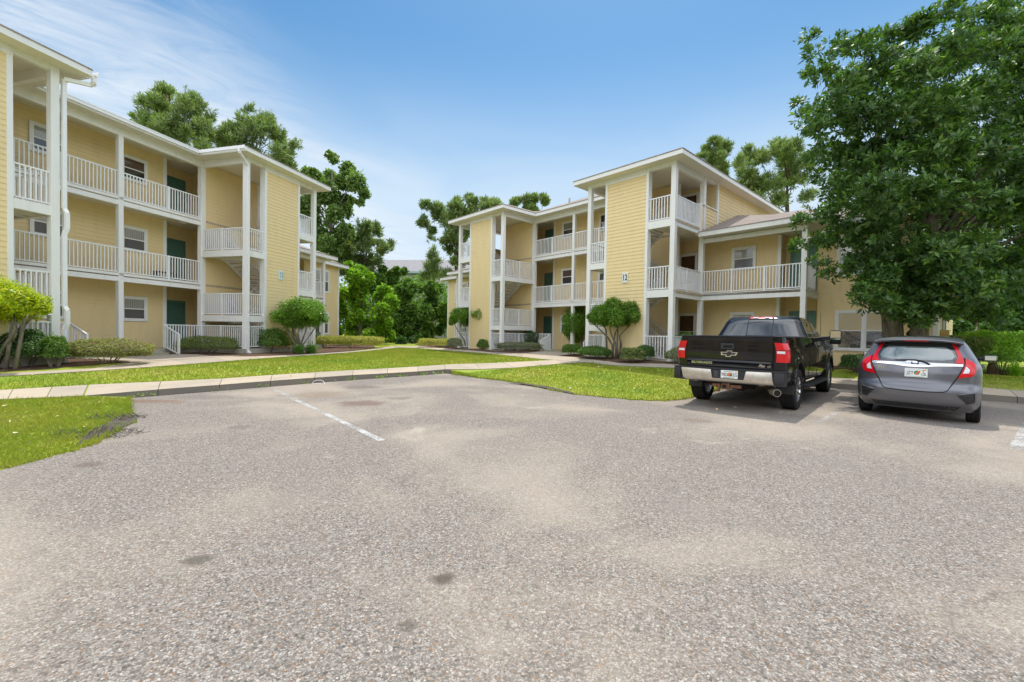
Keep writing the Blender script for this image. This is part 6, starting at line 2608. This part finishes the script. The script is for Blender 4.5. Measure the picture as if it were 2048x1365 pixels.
    for x, sg in ((0, 1), (0, -1), (WB, 1), (WB, -1)):
        wheel(root, x, sg * .865, .41, .285, .255, sg, M['alloy'], 7)
    # front: bumper, grille, lamps
    mb = MB()
    mb.box(4.93, 5.08, -.96, .96, .52, .80)
    mb.build('front_bumper', M['chrome'], root, bevel=.04)
    mb = MB()
    for z in (.88, .98, 1.08, 1.18):
        mb.box(4.95, 5.02, -.58, .58, z, z + .06)
    mb.build('grille', M['chrome'], root)
    for sg in (-1, 1):
        mb = MB()
        y0, y1 = sorted((sg * .60, sg * .90))
        mb.box(4.88, 4.99, y0, y1, .9, 1.2)
        mb.build('headlight', M['clear_lens'], root, bevel=.02)
    mb = MB()
    mb.tube([(3.5, -.85, 1.42), (3.35, -.86, 2.1)], .005, 6)
    mb.build('antenna', M['plastic'], root)


truck()

# ------------------------------------------------------------ hatchback
HB = empty('hatchback_car', (7.69, 8.26, 0), R(43.5), 'dark grey metallic five door hatchback parked beside the black pickup', 'car')


def hatch():
    root = HB
    o = -.70
    WB = 2.53
    tab = [(.20, .13, 3.86, .76, .42, .5), (.27, .055, 3.98, .80, .42, .5), (.34, .02, 4.03, .822, .42, .5), (.42, .0, 4.05, .835, .42, .5), (.54, -.005, 4.05, .845, .42, .5),
           (.60, .012, 4.04, .847, .42, .52), (.64, .045, 4.02, .847, .40, .55), (.68, .075, 3.98, .846, .38, .55), (.74, .085, 3.93, .845, .36, .55), (.86, .095, 3.82, .842, .34, .6), (.96, .115, 3.58, .832, .32, .6),
           (1.02, .135, 3.35, .815, .30, .6), (1.07, .165, 3.12, .79, .30, .55), (1.12, .20, 2.95, .765, .30, .55), (1.22, .255, 2.65, .715, .30, .5), (1.32, .31, 2.36, .665, .30, .45), (1.40, .36, 2.12, .622, .30, .42),
           (1.45, .40, 1.95, .59, .30, .40), (1.485, .47, 1.78, .54, .32, .38), (1.507, .62, 1.6, .46, .34, .35), (1.520, .85, 1.4, .33, .25, .25), (1.525, 1.0, 1.25, .15, .1, .1)]
    tab = [(z, xr + o, xf + o, *r) for z, xr, xf, *r in tab]
    tab = [(r[0], r[1] , r[2], r[3], r[4], r[5]) for r in tab]
    rows = smooth_table(tab, 64)
    body = recalc(loft_body(rows, 16, 40).build('body', [M['paint_grey'], M['hole']], root))
    cs = []
    for x in (0, WB):
        for sg in (-1, 1):
            cs.append(cyl_cutter(x, sg * .56, sg * 1.1, .315, .345))
    for c in cs:
        c.parent = root
        c.matrix_parent_inverse = Matrix()
    cut(body, cs, 38)
    dense_rows = [(r[0], *r[1:]) for r in rows]
    row_at = lambda z: interp(dense_rows, z)

    def rm(a, b_, off):
        return (corner_x(row_at(b_), a) - off, a * (1 + off * .35), b_)
    P = lambda *l: [(a, b_) for a, b_ in l]
    # window: dark surround then the glass
    patch('rear_window', P((.50, 1.055), (-.50, 1.055), (-.565, 1.10), (-.50, 1.27), (-.44, 1.385), (.44, 1.385), (.50, 1.27), (.565, 1.10)), rm, .004, M['car_glass'], root, .05)
    patch('clear_glass', P((.36, 1.085), (-.36, 1.085), (-.47, 1.11), (-.50, 1.16), (-.46, 1.25), (-.38, 1.32), (.38, 1.32), (.46, 1.25), (.50, 1.16), (.47, 1.11)), rm, .007, M['clear_glass'], root, .05)
    # lamps
    for sg in (-1, 1):
        m_ = lambda a, b_, off, sg=sg: rm(sg * a, b_, off)
        inner = patch('upper_tail_lamp', P((.505, 1.045), (.615, 1.045), (.605, 1.12), (.555, 1.24), (.515, 1.345), (.475, 1.375), (.455, 1.375), (.49, 1.29), (.535, 1.16)), m_, .016, M['red_lens'], root, .03)
        lamp = patch('tail_lamp', P((.545, .795), (.72, .835), (.752, .90), (.757, .99), (.73, 1.06), (.66, 1.115), (.622, 1.14), (.632, 1.045), (.605, .95)), m_, .022, M['red_lens'], root, .03)
        patch('reversing_lamp', P((.600, .880), (.668, .888), (.680, .948), (.650, .985), (.632, 1.0), (.622, .95)), m_, .027, M['clear_lens'], lamp, .03, .01)
        patch('lamp_seam', P((.618, 1.145), (.628, 1.04), (.60, .95), (.542, .79), (.53, .79), (.590, .95), (.618, 1.04), (.607, 1.145)), m_, .006, M['hole'], root, .03)
        # bumper vents
        patch('bumper_vent', P((.545, .505), (.745, .555), (.74, .385), (.66, .36)), m_, .006, M['plastic'], root, .03)
        vf = MB()
        pts = [m_(a, b_, .012) for a, b_ in ((.55, .512), (.75, .562), (.748, .39), (.66, .352))]
        vf.tube(pts, .012, 6)
        vf.build('vent_frame', M['paint_grey'], root, smooth=True)
        sl = MB()
        for z in (.42, .455, .49):
            sl.tube([m_(a, z, .012) for a in np.linspace(.60 + (.49 - z) * .6, .735, 4)], .006, 5)
        sl.build('vent_slat', M['plastic'], root)
    # chrome bar and emblem boss
    patch('chrome_bar', P((.60, 1.0), (.60, 1.035), (.30, 1.036), (.14, 1.042), (.09, 1.065), (-.09, 1.065), (-.14, 1.042), (-.30, 1.036), (-.60, 1.035), (-.60, 1.0), (-.30, .985), (-.09, .960), (.09, .960), (.30, .985)), rm, .018, M['chrome'], root, .03)
    rear = lambda z: corner_x(row_at(z), 0)
    em = MB()
    xx = rear(1.01) - .026
    for s in (-1, 1):
        em.hexa([(xx, s * .026, .975), (xx, s * .042, .975), (xx + .01, s * .042, .975), (xx + .01, s * .026, .975), (xx + .012, s * .036, 1.05), (xx + .012, s * .054, 1.05), (xx + .022, s * .054, 1.05), (xx + .022, s * .036, 1.05)])
    em.hexa([(xx + .004, -.03, 1.004), (xx + .004, .03, 1.004), (xx + .012, .03, 1.004), (xx + .012, -.03, 1.004), (xx + .006, -.032, 1.02), (xx + .006, .032, 1.02), (xx + .014, .032, 1.02), (xx + .014, -.032, 1.02)])
    em.build('emblem', M['plastic'], root)
    rear_text('FIT', .058, .455, .915, rm(.455, .915, .006)[0], 0, M['chrome'], root, 'lettering', True, 0, 1.5).rotation_euler = (R(90), 0, R(-96))
    # plate in a trapezoid recess
    patch('plate_recess', P((.32, .965), (-.34, .965), (-.20, .755), (.20, .755)), lambda a, b_, off: (rm(a, b_, off)[0] + .0, a, b_), .003, M['paint_grey'], root, .04)
    licence_plate(root, -.02, .852, rear(.852) - .022, R(4), 'JZT', '', 'car')
    # hatch shut line
    sm = MB()
    sm.tube([rm(a, b_, .0) for a, b_ in ((.535, .79), (.47, .66), (.43, .575), (.38, .545), (.2, .533), (0, .53), (-.2, .533), (-.38, .545), (-.43, .575), (-.47, .66), (-.535, .79))], .008, 6)
    sm.build('hatch_seam', M['hole'], root, smooth=True)
    # lower valance
    patch('valance', P((.60, .305), (-.60, .305), (-.52, .225), (.52, .225)), rm, .004, M['plastic'], root, .05)
    # spoiler
    mb = MB()
    ys = np.linspace(-.60, .60, 25)
    secs = []
    for y in ys:
        k = (abs(y) / .60)
        dx = .10 * k ** 2.5
        dz = -.055 * k ** 3
        xr = o + .20 + dx
        secs.append([(o + .62, y * .93, 1.512 + dz), (xr + .12, y, 1.492 + dz), (xr + .01, y, 1.455 + dz), (xr, y, 1.44 + dz), (xr + .03, y, 1.415 + dz), (o + .42, y * .96, 1.405 + dz), (o + .62, y * .93, 1.45 + dz)])
    for a, b_ in zip(secs, secs[1:]):
        for k in range(len(a)):
            k2 = (k + 1) % len(a)
            mb.quad(a[k], a[k2], b_[k2], b_[k])
    mb.quad(*secs[0])
    mb.quad(*secs[-1][::-1])
    sp = recalc(mb.build('spoiler', M['paint_grey'], root, smooth=38))
    mb = MB()
    mb.box(o + .212, o + .24, -.16, .16, 1.418, 1.438)
    mb.build('brake_lamp', M['red_lens'], root)
    # roof shark strips
    for sg in (-1, 1):
        mb = MB()
        mb.tube([(o + .66 + i * .22, sg * (.505 - .006 * i), 1.508 - .004 * i * i) for i in range(6)], .008, 6)
        mb.build('roof_moulding', M['plastic'], root)
    # wiper
    mb = MB()
    mb.tube([rm(-.19, 1.015, .035), rm(-.11, 1.06, .04), rm(.0, 1.085, .04), rm(.27, 1.078, .03)], [.014, .012, .010, .007], 7)
    mb.build('wiper', M['plastic'], root, smooth=True)
    # antenna
    mb = MB()
    mb.box(o + .93, o + 1.0, -.0, .05, 1.515, 1.535)
    mb.tube([(o + .97, .025, 1.53), (o + .90, .025, 1.70)], .006, 6)
    mb.build('antenna', M['plastic'], root)
    # side glass, mirrors, handles
    for sg in (-1, 1):
        sd = lambda a, b_, off, sg=sg: (a + o, sg * (row_at(b_)[2] + off), b_)
        patch('side_window', P((.72, 1.12), (1.55, 1.09), (1.55, 1.40), (.92, 1.38)), sd, .005, M['car_glass'], root, .07)
        patch('side_window', P((1.62, 1.09), (2.55, 1.08), (2.35, 1.20), (2.0, 1.37), (1.85, 1.405), (1.62, 1.405)), sd, .005, M['car_glass'], root, .07)
        mb = MB()
        mb.tube([(o + 2.62, sg * .76, 1.07), (o + 2.60, sg * .88, 1.09)], .03, 8)
        mir = mb.build('door_mirror', M['plastic'], root, smooth=True)
        mb = MB()
        y0, y1 = sorted((sg * .865, sg * 1.06))
        mb.box(o + 2.52, o + 2.66, y0, y1, 1.03, 1.155)
        h = mb.build('mirror_housing', M['paint_grey'], mir, bevel=.045)
        mb = MB()
        y0, y1 = sorted((sg * .885, sg * 1.04))
        mb.box(o + 2.513, o + 2.524, y0, y1, 1.05, 1.135)
        mb.build('mirror_glass', M['mirror'], mir, bevel=.004)
        mb = MB()
        for x in (.95, 1.60, 2.62):
            mb.tube([sd(x + (.25 * max(0, 1 - (z - .4) / .3) if x == .95 else 0), z, 0) for z in np.linspace(.42, 1.08, 8)], .005, 5)
        mb.build('door_seam', M['hole'], root)
        for x in (1.02, 1.72):
            mb = MB()
            y0, y1 = sorted((sg * .835, sg * .875))
            mb.box(o + x, o + x + .18, y0, y1, .955, .985)
            mb.build('door_handle', M['paint_grey'], root, bevel=.008)
    patch('windscreen', P((-.68, 1.10), (.68, 1.10), (.56, 1.42), (-.56, 1.42)), lambda a, b_, off: (row_at(b_)[1] + off - .16 * (abs(a) / .7) ** 2.4, a, b_), .012, M['car_glass'], root, .07)
    for sg in (-1, 1):
        mb = MB()
        y0, y1 = sorted((sg * .45, sg * .74))
        mb.box(o + 3.60, o + 3.86, y0, y1, .68, .86)
        mb.build('headlight', M['clear_lens'], root, bevel=.03)
    for x, sg in ((0, 1), (0, -1), (WB, 1), (WB, -1)):
        wheel(root, x, sg * .742, .305, .185, .20, sg, M['alloy'], 9)
    mb = MB()
    mb.tube([(0, -.68, .30), (0, .68, .30)], .04, 10)
    mb.box(-.55, .35, -.42, .1, .22, .34)
    mb.box(-.58, -.45, -.48, -.26, .235, .285)
    mb.build('underbody', M['rust'], root)
    return root


hatch()
BEIGE = simple('beige_wall', (.50, .38, .24), .7)
# ------------------------------------------------------------ surroundings behind the camera (seen in the paint and glass)
def beige_block(loc, rz, label):
    sb = empty('apartment_building', loc, rz, label, 'building')
    return sb


for loc, rz, lab in (((-4, -34, .0), R(176), 'plain beige apartment block straight behind the camera'), ((-44, -14, .0), R(112), 'plain beige apartment block behind the camera to the left')):
    sb = beige_block(loc, rz, lab)

    mb = MB()
    mb.box(-20, 20, 0, 10, 0, 8.4)
    mb.build('wall', BEIGE, sb)
    mb = MB()
    for i in range(12):
        for k in range(3):
            x = -18 + i * 3.2
            mb.box(x, x + 1.1, -.04, .0, 1.0 + k * 2.8, 2.2 + k * 2.8)
    mb.build('window', M['pane_dark'], sb)
    mb = MB()
    mb.quad((-20.6, -.6, 8.4), (20.6, -.6, 8.4), (15, 5, 11), (-15, 5, 11))
    mb.quad((20.6, 10.6, 8.4), (-20.6, 10.6, 8.4), (-15, 5, 11), (15, 5, 11))
    mb.quad((20.6, -.6, 8.4), (20.6, 10.6, 8.4), (15, 5, 11))
    mb.quad((-20.6, 10.6, 8.4), (-20.6, -.6, 8.4), (-15, 5, 11))
    mb.build('roof', M['roof'], sb)
